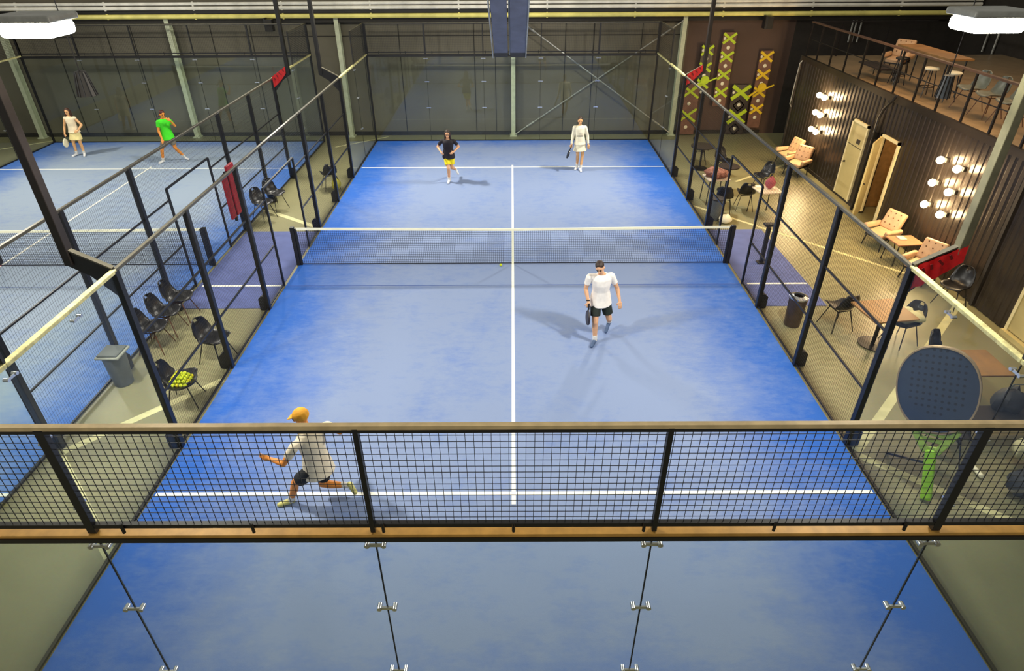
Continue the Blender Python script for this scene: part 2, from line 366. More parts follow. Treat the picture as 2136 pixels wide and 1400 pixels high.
def clamp(s_, p, along, nrm):
    p, a, n = V(p), V(along), V(nrm)
    for e in (-1, 1):
        q = p+a*e*.06; s_.tube([q-n*.02, q+n*.035], .02, 10)
    s_.bar(p-a*.075+n*.018, p+a*.075+n*.018, .03, .012, n)
def glass_back(x0, y, sgn, label, group=None, rails=True):
    t = thing('glass_wall', label, 'glass wall', (x0, y, 0), group=group)
    for k in range(5):
        a = x0-5+2*k; MB().b2((a+.006, y-.006, .02), (a+1.994, y+.006, 2.95)).build('glass_pane', GLASS, t)
    g = MB()
    for k in range(1, 5): g.b2((x0-5+2*k-.0055, y-.005, .02), (x0-5+2*k+.0055, y+.005, 2.95))
    g.build('joint_seal', BLKM, t)
    MB().b2((x0-5.05, y-.035, 2.95), (x0+5.05, y+.035, 2.995)).build('top_beam', mat('lamplit_tan_steel', (222, 168, 84), .4, .1) if y < 0 else BLK, t)  # near beam's tan has the yellow lamp light put into its colour
    MB().b2((x0-5.05, y-.045, 2.925), (x0+5.05, y-.035, 2.965)).build('beam_lip', BLK, t)
    MB().b2((x0-5, y-.02, 0), (x0+5, y+.02, .03)).build('bottom_channel', BLK, t)
    for k in range(1, 5):
        for z in (1.2, 2.1, 2.86):
            c = MB(); clamp(c, (x0-5+2*k, y, z), (1, 0, 0), (0, -1, 0)); c.build('glass_clamp', CHROME, t, True)
    return t
glass_back(0, -10, -1, 'near glass back wall of the centre court below the camera')
glass_back(0, 10, 1, 'far glass back wall of the centre court reflecting the players')
glass_back(-12, 10, 1, 'far glass back wall of the left court behind the woman with loose hair')
def upper_mesh(x0, y, label, near):
    t = thing('mesh_fence', label, 'fence', (x0, y, 3)); rl = mat('lamplit_tan_rail', (236, 208, 156), .3, .1) if near else mat('worn_grey_rail', (96, 92, 80))  # lamp reflection on the near rail is put into its tan colour
    MB().b2((x0-5.05, y-.018, 3.965), (x0+5.05, y+.018, 4.0)).build('top_rail', [rl], t)
    MB().b2((x0-5.05, y-.022, 3.945), (x0+5.05, y-.014, 3.966)).build('rail_lip', BLK, t)
    MB().b2((x0-5.05, y-.018, 3.05), (x0+5.05, y+.018, 3.085)).build('bottom_rail', BLK, t)
    for k, x in enumerate((-5, -3, -1, 1, 3, 5)):
        w = .03 if abs(x) > 2 else .017
        MB().b2((x0+x-w, y-.02, 3.0), (x0+x+w, y+.02, 3.97)).build('post', BLK, t)
    s = MB(); wires(s, 'y', x0-5, x0+5, 3.08, 3.96, y, .056, .0018 if near else .0013, .055); s.build('wire_mesh', BLKM, t)
    for k in range(11): MB().tube([(x0-4.6+k*.92, y-.03, 3.02), (x0-4.6+k*.92, y-.03, 3.11)], .012, 6).build('bolt', BLKM, t)
upper_mesh(0, -10, 'black wire mesh screen with lamplit tan top rail closest to the camera', True)
upper_mesh(0, 10, 'mesh screen above the far glass of the centre court', False)
upper_mesh(-12, 10, 'mesh screen above the far glass of the left court', False)

def glass_side(x, ys, out, label, mesh_len=2, near=False, posts=True, tall=True):
    """glass from |y|=6 to 10 on one side, 3 m high, with 4 m mesh over the last 2 m"""
    y6, y10 = 6*ys, 10*ys; t = thing('glass_wall', label, 'glass wall', (x, 8*ys, 0))
    for a, b in ((6.05, 7.995), (8.005, 9.98)):
        MB().b2((x-.006, min(a*ys, b*ys), .02), (x+.006, max(a*ys, b*ys), 2.95)).build('glass_pane', GLASS_S, t)
    MB().b2((x-.005, 8*ys-.0055, .02), (x+.005, 8*ys+.0055, 2.95)).build('joint_seal', BLKM, t)
    rl = mat('lamplit_cream_rail', (228, 220, 156), .35, .15, var=.2, scale=14)  # strong floodlight on the top rail is put into its cream colour
    MB().bar((x, y6, 3.0), (x, 8*ys, 3.0), .07, .05).build('top_rail', rl, t, bevel=.008)
    MB().bar((x, 8*ys, 3.0), (x, y10, 3.0), .06, .05).build('top_rail', rl, t, bevel=.008)
    MB().bar((x, y6, .015), (x, y10, .015), .04, .03).build('bottom_channel', BLK, t)
    MB().b2((x-.03, y10-.03*1, 0), (x+.03, y10+.03, 4.0)).build('corner_post', BLK, t)
    if tall:
        MB().b2((x-.018, 8*ys-.018, 3.0), (x+.018, 8*ys+.018, 4.0)).build('mesh_post', BLK, t)
        MB().bar((x, 8*ys, 3.985), (x, y10, 3.985), .035).build('upper_rail', mat('worn_grey_rail', (96, 92, 80)), t)
        s = MB(); wires(s, 'x', min(8*ys, y10), max(8*ys, y10), 3.03, 3.97, x, .05, .002); s.build('wire_mesh', BLKM, t)
    for yy in ((6.9, 8, 9.2) if near else (8,)):
        for z in ((2.86,) if yy != 8 else (1.0, 2.0, 2.86)):
            c = MB(); clamp(c, (x, yy*ys, z), (0, 1, 0), (-out, 0, 0)); c.build('glass_clamp', CHROME, t, True)
glass_side(-5.04, -1, -1, 'near left glass side wall of the centre court with lamplit cream rail', near=True)
glass_side(5.04, -1, 1, 'near right glass side wall of the centre court with lamplit cream rail', near=True)
glass_side(-5.04, 1, -1, 'far left glass side wall of the centre court')
glass_side(5.04, 1, 1, 'far right glass side wall of the centre court beside the patterned boards')
glass_side(-6.98, -1, 1, 'near glass side wall of the left court facing the grey bin')
glass_side(-6.98, 1, 1, 'far glass side wall of the left court next to the centre court')
glass_side(-17, 1, -1, 'far left glass side wall of the left court by the corner column')
t = thing('mesh_fence', 'mesh fence on the far side of the left court at the photo edge', 'fence', (-17, 0, 0))
for y in (2, 4, 6): MB().b2((-17.04, y-.045, 0), (-16.96, y+.045, 3)).build('post', BLK, t)
MB().bar((-17, 0, 3), (-17, 6, 3), .05).build('top_rail', BLK, t)
s = MB(); wires(s, 'x', 1, 6, .05, 2.97, -17, .08, .002); s.build('wire_mesh', BLKM, t)

# light masts with bracket, arm and floodlight
def mast(x, y, out, label, lit, power=FLOOD, aim=None, top=5.85):
    t = thing('light_mast', label, 'light mast', (x, y, 3)); px = x+out*.5
    MB().b2((px-.05, y-.06, 3.1), (px+.05, y+.06, top+.1)).build('pole', lit, t, bevel=.01)
    MB().slab([(0, -.02), (.07, -.3), (.07, -.36), (-.02, -.3), (-.07, -.26)] if 0 else [(0, .04), (.52, .32), (.56, .3), (.56, .1), (.3, -.06), (.06, -.34), (0, -.36)], (0, .05, 0), (x, y-.025, 3.0), (out, 0, 0), (0, 0, 1)).build('bracket', BLK, t)
    MB().bar((x, y, 3.045), (x+out*.5, y, 3.32), .07, .02).build('bracket_flange', mat('worn_grey_rail', (96, 92, 80)), t)
    MB().bar((px, y, top), (x-out*.1, y, top), .05).build('arm', lit, t)
    c = V((x-out*.18, y, top)); h = MB().box(c+V((0, 0, .06)), (.62, .5, .07)).build('floodlight_housing', GALV, t, bevel=.02)
    MB().box(c+V((0, 0, -.045)), (.54, .44, .14)).build('floodlight_lens', LENS, t, bevel=.05)
    area('floodlight', c+V((0, 0, -.16)), aim or (x-out*5.5, y*.55, 0), (.5, .4), power, (1, .955, .85), t)
    return t
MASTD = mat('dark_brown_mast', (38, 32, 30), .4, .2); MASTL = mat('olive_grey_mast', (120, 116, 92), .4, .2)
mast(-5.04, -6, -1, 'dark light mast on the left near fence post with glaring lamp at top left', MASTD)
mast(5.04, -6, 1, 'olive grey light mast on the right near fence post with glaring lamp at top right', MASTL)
mast(-5.04, 6, -1, 'dark light mast at the far left of the centre court above the bracket', BLK, FLOOD*1.35)
mast(5.04, 6, 1, 'thin dark light mast at the far right of the centre court', MASTD, FLOOD*1.35)
mast(-6.98, 6, 1, 'dark light mast of the left court holding a red banner', BLK, FLOOD*.85)
mast(-6.98, -6, 1, 'light mast of the left court just outside the left photo edge', BLK, FLOOD*.85)
mast(-17, 6, -1, 'light mast at the far left of the left court', BLK, FLOOD*.85)
mast(-17, -6, -1, 'light mast near left of the left court', BLK, FLOOD*.85)
# red banners hanging from the brackets
def banner(x, y, out, label, w=.52, h=.34):
    t = thing('red_banner', label, 'banner', (x+out*.03, y, 3.0), group=None); s = MB(); n = 10
    for side in (0,):
        A = [V((x+out*(.03+w*i/n), y-.06+.008*math.sin(i*1.9), 3.06+.27*i/n)) for i in range(n+1)]
        B = [a+V((0, -.01+.012*math.sin(i*2.3), -h+.12*(i/n)**2)) for i, a in enumerate(A)]
        s.rings([A, B], False, False); s.rings([[a+V((0, .006, 0)) for a in A], [a+V((0, .006, 0)) for a in B]], False, False)
    s.build('cloth', RED, t, True)
    q = MB()
    for i, (a, b) in enumerate(((.08, .13), (.17, .2), (.24, .32), (.36, .4))):
        z = 3.06+.27*(a+b)/2/w; q.bar((x+out*a, y-.075, z-.1+.14*a), (x+out*b, y-.075, z-.18+.2*a), .004, .03)
    q.build('print', REDD, t)
banner(5.04, -6, 1, 'large red banner hanging from the right near mast bracket in front of the armchairs')
banner(5.04, 6, 1, 'small red banner at the far right mast near the lime patterned boards', .42, .3)
banner(-6.98, 6, 1, 'small red banner on the mast of the left court at the top of its fence', .42, .3)

# ================================================================ TWIN PANEL hanging over the court
t = thing('hanging_panel', 'blue grey twin panel hanging at the top centre of the hall', 'panel', (-.04, 2.6, 4.25))
A = V((0, .12, 5.56)); B = V((0, 2.6, 4.24)); d = (B-A).normalized(); A2 = A-d*1.2
for xs, w in ((-.235, .32), (.16, .36)):
    o = MB().bar(A2+V((xs-.02, 0, 0)), B+V((xs-.02, 0, 0)), w, .1); o.build('panel_board', PANELB, t, bevel=.01)
    MB().bar(B+V((xs-.02, 0, 0)), B+d*.3+V((xs-.02, 0, 0)), w-.01, .09).build('dark_end', DARK, t)
for xs in (-.43, .35): MB().bar(A2+V((xs-.02, 0, 0)), B+d*.3+V((xs-.02, 0, 0)), .025, .13).build('edge_strip', GALV, t)
MB().tube([A2+V((-.055, 0, .02)), B+d*.3+V((-.055, 0, .02))], .015, 6).build('center_rod', GALV, t)

# ================================================================ PENDANT LAMPS
def pendant(x, y, z, label, m, power, r0=.1, r1=.18, h=.46, tilt=0):
    t = thing('pendant_lamp', label, 'lamp', (x, y, z)); n = 10; s = MB()
    s.lathe((x, y, z), [(r1, 0), (r1*.97, .02), (r0, h), (.012, h+.02)], n, False); s.build('lamp_shade', m, t)
    q = MB()
    for k in range(n):
        a = 2*PI*k/n; q.bar((x+r1*math.cos(a), y+r1*math.sin(a), z), (x+r0*math.cos(a), y+r0*math.sin(a), z+h), .018)
    q.build('rib', BLK, t)
    MB().tube([(x, y, z+h), (x, y, 7.8)], .012, 6).build('cable', BLK, t)
    MB().ell((x, y, z+.16), .05).build('bulb', BULB if power > 5 else IVORY, t, True)
    if power: point('bulb_light', (x, y, z+.05), power, (1, .72, .38), .06, t)
pendant(-8.55, 0, 3.84, 'black tapered pendant lamp hanging over the left court', mat('ribbed_dark_shade', (36, 31, 26), .4, .3), 3)
pendant(8.68, 0, 3.72, 'slender grey pendant lamp hanging in front of the mezzanine railing', mat('slate_shade', (86, 92, 98), .45), 60, .09, .13, .42)

# ================================================================ RIGHT BUILDING with mezzanine
XW = 9.5
def ribs(s, y0, y1, z0, z1, step=.19):
    n = max(1, round((y1-y0)/step)); pts = []
    for i in range(n):
        a = y0+(y1-y0)*i/n; w = (y1-y0)/n; pts += [(0, a), (0, a+w*.5), (.013, a+w*.62), (.013, a+w*.88)]
    pts.append((0, y1)); pts += [(.12, y1), (.12, y0)]
    s.slab(pts, (0, 0, z1-z0), (XW, 0, z0), (1, 0, 0), (0, 1, 0))
D1 = (3.62, 4.5); D2 = (2.1, 2.98); D3 = (-4.0, -2.95)
s = MB(); cuts = [(8.7, 'w'), (D1[1], 'd'), (D1[0], 'w'), (D2[1], 'd'), (D2[0], 'w'), (D3[1], 'd'), (D3[0], 'w'), (-14, None)]
for (a, k), (b, _) in zip(cuts, cuts[1:]):
    if k == 'w': ribs(s, b, a, 0, 3.0)
    else: ribs(s, b, a, 2.17, 3.0)
struct('wall_right', s, CORR)
struct('trim_20', MB().b2((XW-.03, -14, 2.96), (XW+.06, 8.72, 3.115)), CORR)
struct('trim_21', MB().b2((XW-.035, 8.68, 0), (XW+.12, 8.76, 3.1)), DARK)
struct('trim_22', MB().b2((XW-.045, -1.98, 0), (XW+.02, -1.9, 3.0)), DARK)
struct('baseboard_right', MB().b2((XW-.02, 3.0, -.01), (XW+.02, 8.7, .1)), DARK)
struct('mezzanine_floor', MB().b2((XW+.0, -14, 3.04), (16, 8.7, 3.1)), WOODF)
# doors
def door(n, y0, y1, lf, z0=.06, z1=2.17):
    f = MB(); x0, x1 = XW-.05, XW+.05; w = .07
    f.b2((x0, y0, z0), (x1, y0+w, z1)); f.b2((x0, y1-w, z0), (x1, y1, z1)); f.b2((x0, y0, z1-w), (x1, y1, z1)); return f
o = struct('door_1', MB().b2((XW-.03, D1[0]+.03, .06), (XW+.02, D1[1]-.03, 2.14)), CREAMD); door(1, *D1, 0).build('door_frame', CREAMF, o)
MB().b2((XW-.036, D1[0]+.05, 1.5), (XW-.029, D1[1]-.05, 1.515)).build('panel_seam', SEAM, o)
MB().b2((XW-.04, 3.86, 1.6), (XW-.03, 4.04, 1.72)).build('sign_plate', DARK, o)
MB().tube([(XW-.08, 4.36, 1.0), (XW-.03, 4.36, 1.0)], .025, 8).build('door_handle', DARK, o)
fr = struct('door_2', door(2, *D2, 0), CREAMF)
h = V((XW-.04, D2[1]-.06, 0)); dd = V((-math.cos(R(28)), -math.sin(R(28))*0+.0, 0)).normalized()
ang = R(40); dv = V((-math.sin(ang), -math.cos(ang), 0)); e = h+dv*.78
MB().bar((h.x, h.y, 1.1), (e.x, e.y, 1.1), .04, 2.02).build('door_leaf', CREAMD, fr)
hp = h+dv*.7; MB().tube([(hp.x+.02, hp.y-.07, 1.05), (hp.x, hp.y, 1.05)], .02, 8).build('door_handle', DARK, fr)
o = struct('door_3', MB().b2((XW-.03, D3[0], .1), (XW+.02, D3[1]-.03, 2.14)), CREAMD); door(3, *D3, 0).build('door_frame', CREAMF, o)
MB().b2((XW-.12, D3[0], -.01), (XW, D3[1], .08)).build('threshold', CREAMD, o)
# little room behind the open door
rm = MB(); rm.b2((XW+.1, 3.4, 0), (11.6, 3.45, 2.6)); rm.b2((XW+.1, 1.2, 0), (11.6, 1.25, 2.6)); rm.b2((11.6, 1.2, 0), (11.65, 3.45, 2.6)); rm.b2((XW+.1, 1.2, 2.55), (11.65, 3.45, 2.6))
struct('wall_inner', rm, mat('tan_room_wall', (180, 138, 78), .7))
point('room_light', (10.6, 2.4, 2.2), 20, (1, .75, .45), .15)
# downpipe between the doors
t = thing('downpipe', 'black pipe bending down the dark wall between the two doors', 'pipe', (9.4, 3.2, 0))
MB().tube([(9.42, 2.75, 3.15), (9.4, 2.8, 3.05), (9.4, 3.1, 2.75), (9.4, 3.2, 2.5), (9.4, 3.22, 0)], .035, 8).build('tube', BLK, t, True)
MB().box((9.42, 3.2, 2.05), (.12, .1, .16)).build('pipe_clip', BLK, t)
t = thing('handrail', 'thin pale handle bar on the corner of the dark building', 'handrail', (9.38, 8.6, 1.5)); MB().tube([(9.44, 8.5, 2.98), (9.38, 8.52, 2.9), (9.38, 8.6, 1.6), (9.44, 8.6, 1.5)], .018, 6).build('bar', GALV, t)

# sconces: two sets of six bulbs
def wall_lamp_proto():
    t = thing('wall_lamp', '', 'lamp', (9.47, 0, 0))
    MB().box((9.465, 0, 0), (.06, .1, .1)).build('wall_mount', DARK, t, bevel=.01)
    MB().tube([(9.44, 0, 0), (9.38, 0, 0)], .022, 8).build('socket', CHROME, t)
    MB().ell((9.33, 0, 0), (.08, .08, .08)).build('bulb', BULB, t, True)
    point('bulb_light', (9.24, 0, 0), WARM, (1, .66, .34), .05, t)
    return t
wl = wall_lamp_proto(); first = True; rown = ('top', 'middle', 'bottom')
for gi, (yy, nm) in enumerate((((6.55, 6.2), 'above the far pair of armchairs'), ((.3, -.3), 'on the wall right of the open door'))):
    for r_ in range(3):
        for c_ in range(2):
            y = yy[c_]-(.0 if gi else 0); z = (2.33, 1.82, 1.31)[r_]-(0 if c_ == 0 else (.0 if gi == 0 else 0))
            lb = '%s row %s glowing bulb %s' % (rown[r_], ('left', 'right')[c_], nm)
            o = wl if first else dup(wl); first = False; o.location = (9.47, y, z); tag(o, lb, 'lamp', 'wall lights '+nm)

# railing
t = thing('railing', 'black mezzanine railing with brown handrail above the dark wall', 'railing', (9.55, 3, 3.1))
ys = [7.79, 6.87, 5.95, 5.01, 4.1, 3.2, 2.28, 1.38, .44, -.48, -1.4, -2.3, -3.2, -4.1]
for y in ys: MB().b2((9.53, y-.02, 3.0), (9.57, y+.02, 4.1)).build('post', BLK, t)
MB().bar((9.55, 8.6, 4.12), (9.55, -8, 4.12), .09, .04).build('handrail', mat('brown_handrail', (92, 66, 50), .45), t)
MB().bar((9.55, 8.6, 3.62), (9.55, -8, 3.62), .02).build('mid_rail', BLK, t)
MB().b2((9.54, 8.58, 3.0), (9.58, 8.62, 4.1)).build('post', BLK, t)
for x in (10.5, 12): MB().b2((x, 8.58, 3.1), (x+.04, 8.62, 4.1)).build('post', BLK, t)
MB().bar((9.55, 8.6, 4.12), (13.5, 8.6, 4.12), .05).build('handrail', BLK, t)
for y, lb in ((8.9, 'twin grey conduits high on the dark back wall above the mezzanine'),):
    t = thing('conduit', lb, 'conduit', (12, 10.8, 3.2))
    for dx in (0, .12, .3): MB().tube([(11.9+dx, 10.78, 3.2), (11.9+dx, 10.78, 4.4)], .03, 6).build('tube', GALV, t)
t = thing('conduit', 'pair of grey conduits on the dark upper wall right of the ceiling lamp', 'conduit', (15.93, 9.1, 3.05))
for dy in (0, .5): MB().tube([(15.93, 9.1+dy, 3.05), (15.93, 9.1+dy, 4.1)], .035, 6).build('tube', GALV, t)

# ================================================================ FURNITURE PROTOTYPES
def make_chair(seatm=PLAST, legm=BLK, name='shell_chair'):
    """plastic bucket chair, front towards -y, origin on the floor"""
    t = thing(name, '', 'chair')
    prof = [(-.24, .435, .2), (-.2, .455, .215), (-.1, .45, .225), (.02, .435, .225), (.12, .44, .22), (.19, .49, .215), (.225, .58, .215), (.25, .68, .2), (.27, .76, .17), (.28, .82, .13), (.275, .835, .10)]
    n = 9; s = MB(); rg = []
    for i, (y, z, hw) in enumerate(prof):
        row = []
        for k in range(n):
            u = -1+2*k/(n-1); lift = .055*u*u if i < 6 else 0; fwd = -.06*u*u if i >= 5 else 0
            row.append(V((hw*u, y+fwd, z+lift)))
        rg.append(row)
    vs = [v for r_ in rg for v in r_]; fs = []
    for i in range(len(rg)-1):
        for k in range(n-1):
            if i == 8 and k in (3, 4): continue
            if i == 8 and k in (2, 5): pass
            fs.append((i*n+k, i*n+k+1, (i+1)*n+k+1, (i+1)*n+k))
    s.add(vs, fs); o = s.build('seat_shell', seatm, t, True, world=False); md = o.modifiers.new('s', 'SOLIDIFY'); md.thickness = .014
    for sx in (-1, 1):
        for sy in (-1, 1):
            MB().tube([(sx*.13, sy*.12, .43), (sx*.23, sy*.23+.0, 0)], [.011, .009], 6).build('leg', legm, t, world=False)
    q = MB()
    for y in (-.13, .13): q.bar((-.15, y, .425), (.15, y, .425), .015)
    for x in (-.14, .14): q.bar((x, -.13, .425), (x, .13, .425), .015)
    q.build('seat_frame', legm, t, world=False)
    return t
ch = make_chair(); ch_used = False
def chair(x, y, rz, label, group='black shell chairs', z=0):
    global ch_used
    o = dup(ch) if ch_used else ch; ch_used = True; o.location = (x, y, z); o.rotation_euler = (0, 0, R(rz)); tag(o, label, 'chair', group); return o
# rz: 0 = faces camera, 90 = faces +x (right), -90 = faces -x (left), 180 = faces away
GL = 'black shell chairs between the courts'; GR = 'black shell chairs in the lounge'
chair(-6.72, 2.75, 60, 'nearer black shell chair of the pair by the gate of the left court', GL)
chair(-6.62, 3.45, 60, 'black shell chair behind its twin near the gate of the left court', GL)
chair(-5.5, 5.05, -150, 'black shell chair with a yellow bag beside it in the far corner of the gap', GL)
chair(-5.38, -3.75, 75, 'black shell chair seen side on behind the chair full of yellow balls', GL)
ch2 = make_chair(PLAST, WOODL)
cb = chair(-5.42, -4.95, 100, 'black shell chair holding yellow balls beside the near left fence', GL)
for i, (y, lb) in enumerate(((-2.3, 'black shell chair with brown legs farthest of the row against the left fence'), (-2.85, 'black shell chair with brown legs in the middle of the row'), (-3.4, 'black shell chair with brown legs closest to the grey bin'))):
    o = dup(ch2) if i else ch2; o.location = (-6.66, y, 0); o.rotation_euler = (0, 0, R(90)); tag(o, lb, 'chair', 'brown legged chairs in a row')
chair(6.42, 3.3, 170, 'black shell chair standing free before the net end of the lounge', GR)
chair(7.4, 4.7, -60, 'black shell chair seen from the side behind the bag table', GR)
chair(6.3, -2.75, -168, 'glossy black shell chair turned away beside the large wooden table', GR)
chair(7.25, -3.3, -70, 'black shell chair with a pale folded jacket on its seat', GR)
chair(7.3, -4.35, 35, 'black shell chair with oval handle hole behind the giant racket', GR)
chair(6.6, 6.1, 20, 'black shell chair at the far round table below the lime boards', GR)
chair(6.2, 7.3, 80, 'dark shell chair near the far right glass below the patterned boards', GR)
chair(5.75, 3.0, 160, 'black shell chair half hidden behind the fence post by the dark bin', GR)
chair(9.0, -1.95, -60, 'dark shell chair against the wall right of the red banner', GR)
chair(6.35, -6.2, 60, 'black shell chair half hidden behind the giant racket head', GR)
# tables
def table(x, y, w, d, h, top, label, legs='four', rz=0, name='table'):
    t = thing(name, label, 'table', (x, y, 0), R(rz)); L = lambda mb, n, m, **k: mb.build(n, m, t, world=False, **k)
    if legs == 'round':
        L(MB().lathe((0, 0, h-.03), [(w/2, 0), (w/2, .03)], 28), 'tabletop', top); L(MB().tube([(0, 0, 0.02), (0, 0, h-.03)], .035, 10), 'pedestal', BLK, smooth=True); L(MB().lathe((0, 0, 0), [(.24, 0), (.24, .012), (.05, .03)], 24), 'base_plate', BLK)
    else:
        L(MB().box((0, 0, h-.015), (w, d, .03)), 'tabletop', top, bevel=.006)
        if legs == 'ped': L(MB().tube([(0, 0, .02), (0, 0, h-.03)], .035, 10), 'pedestal', BLK, smooth=True); L(MB().lathe((0, 0, 0), [(.26, 0), (.26, .012), (.05, .03)], 24), 'base_plate', BLK)
        else:
            for a in (-1, 1):
                for b in (-1, 1): L(MB().tube([(a*(w/2-.06), b*(d/2-.06), h-.03), (a*(w/2-.03), b*(d/2-.03), 0)], .014, 6), 'leg', BLK)
    return t
WT = mat('warm_white_top', (206, 190, 168), .4, var=.05); DT = mat('dark_top', (52, 44, 42), .4)
table(6.78, 2.85, .62, .62, .74, WT, 'small pale square table carrying a pink bag near the net end', rz=8)
table(6.75, -3.35, .85, .75, .74, WOOD, 'oak topped table with black round pedestal foot by the right gate', 'ped', rz=8)
table(7.35, -4.95, .85, .7, .74, WOOD, 'oak table partly covered by the giant racket', 'ped', rz=0)
table(5.72, 3.85, .62, .55, .72, WT, 'small table piled with a brown coat beside the far right fence', rz=5)
table(6.1, 6.75, .75, .75, .74, DT, 'dark round table below the lime boards at the far end', 'round')
table(6.35, 4.75, .6, .6, .74, DT, 'dark round table between the fence posts farther down the lounge', 'round')
table(9.0, .02, .62, .5, .55, mat('terracotta_top', (170, 118, 84), .4), 'low square table between the two beige armchairs', rz=5)

# armchairs
def make_arm():
    t = thing('armchair', '', 'armchair'); L = lambda mb, n, m, **k: mb.build(n, m, t, world=False, **k)
    L(MB().box((0, -.02, .42), (.56, .56, .14), Matrix.Rotation(R(6), 3, 'X')), 'seat_cushion', BEIGE, bevel=.05)
    rot = Matrix.Rotation(R(-22), 3, 'X'); s = MB(); s.box((0, .3, .74), (.6, .14, .56), rot); bk = L(s, 'backrest', BEIGE, bevel=.05)
    q = MB()
    for a in (-.17, 0, .17):
        for b in (-.12, .06, .2): p = V((0, .3, .74))+rot @ V((a, -.075, b)); q.ell(p, (.02, .012, .02), n=8, m=5)
    L(q, 'tuft_button', mat('dark_tan', (120, 84, 50)))
    for sx in (-1, 1):
        rr = Matrix.Rotation(R(sx*14), 3, 'Y')
        L(MB().box((sx*.36, -.02, .55), (.13, .6, .16), rr), 'armrest', BEIGE, bevel=.05)
        for sy in (-1, 1): L(MB().tube([(sx*.27, sy*.24, .36), (sx*.31, sy*.3, 0)], .018, 6), 'leg', BLK)
    L(MB().box((0, 0, .34), (.6, .6, .04)), 'seat_frame', BLK); L(MB().box((0, .39, .6), (.58, .05, .6), rot), 'back_shell', BLK)
    return t
ac = make_arm(); ac.scale = (.84, .84, .86); ac.location = (9.0, 7.0, 0); ac.rotation_euler = (0, 0, R(-75)); tag(ac, 'beige tufted armchair farther from the camera below the first bulbs', 'armchair', 'beige lounge armchairs')
for x, y, z, rz, lb in ((8.95, 6.1, 0, -55, 'beige tufted armchair nearer the narrow cream door, of the far pair'), (8.95, .85, 0, -70, 'beige tufted armchair left of the low square table'),
                      (8.95, -.85, 0, -60, 'beige tufted armchair right of the low table, behind the red banner'), (10.9, 5.75, 3.1, -50, 'beige striped armchair up on the mezzanine behind the railing')):
    dup(ac, (x, y, z), R(rz), lb)

# mezzanine furniture
t = thing('bar_table', 'long oak bar table standing behind the mezzanine railing', 'table', (10.6, 3.6, 3.1))
MB().box((10.6, 3.75, 3.98), (.6, 2.3, .05)).build('tabletop', WOOD, t, bevel=.01)
for a in (-.22, .22):
    for b in (2.75, 4.75): MB().tube([(10.6+a, b, 3.96), (10.6+a, b, 3.1)], .02, 6).build('leg', BLK, t)
def stool(x, y, m, lb):
    t = thing('bar_stool', lb, 'stool', (x, y, 3.1), group='stools on the mezzanine'); MB().lathe((x, y, 3.72), [(.16, 0), (.17, .03), (.15, .05)], 18).build('seat', m, t, True)
    for k in range(4):
        a = PI/4+k*PI/2; MB().tube([(x+.1*math.cos(a), y+.1*math.sin(a), 3.72), (x+.2*math.cos(a), y+.2*math.sin(a), 3.1)], .012, 6).build('leg', BLK, t)
    MB().lathe((x, y, 3.32), [(.16, 0), (.17, .01), (.16, .02), (.15, .01), (.16, 0)], 16, False).build('foot_ring', BLK, t)
stool(10.15, 2.9, IVORY, 'ivory seated bar stool nearest the pendant on the mezzanine'); stool(10.35, 2.35, IVORY, 'ivory seated bar stool just left of the grey shell chairs on the mezzanine'); stool(10.2, 4.3, DARK, 'dark bar stool in front of the long oak bar table')
GREYC = mat('grey_green_shell', (120, 122, 108), .35)
gc = make_chair(GREYC, WOODL); gc.location = (10.35, 1.55, 3.1); gc.rotation_euler = (0, 0, R(-80)); tag(gc, 'grey green shell chair leftmost of three along the mezzanine', 'chair', 'grey shell chairs on the mezzanine')
dup(gc, (10.35, .9, 3.1), R(-85), 'grey green shell chair in the middle of three on the mezzanine'); dup(gc, (10.35, .25, 3.1), R(-80), 'grey green shell chair rightmost of three next to the olive mast')
t = thing('low_platform', 'dark low table lying on the mezzanine floor left of the bar table', 'table', (10, 5.2, 3.1)); MB().box((10.05, 5.1, 3.42), (.5, 1.2, .04)).build('tabletop', DT, t)
for a in (-.2, .2):
    for b in (4.6, 5.6): MB().tube([(10.05+a, b, 3.4), (10.05+a, b, 3.1)], .015, 6).build('leg', BLK, t)
t = thing('sofa', 'tan leather sofa at the right edge of the mezzanine', 'sofa', (10.9, -1.3, 3.1))
MB().box((10.7, -1.3, 3.45), (.8, 1.5, .35)).build('seat_cushion', BEIGE, t, bevel=.06); MB().box((11.1, -1.3, 3.75), (.25, 1.5, .6)).build('backrest', BEIGE, t, bevel=.06); MB().box((10.8, -1.3, 3.2), (.9, 1.55, .16)).build('base', DARK, t)
for y in (4.5, 1.2, -2):
    area('mezzanine_downlight', (11.2, y, 6.2), (11.0, y, 3.1), (.5, .5), 38, (1, .62, .3))
# lounge ceiling spots under the roof
for x, y, p in ((8.0, 3.6, 60), (7.4, -3.0, 45), (7.9, .8, 40)):
    area('lounge_downlight', (x, y, 6.6), (x, y, 0), (.4, .4), p, (1, .6, .25), spread=80)

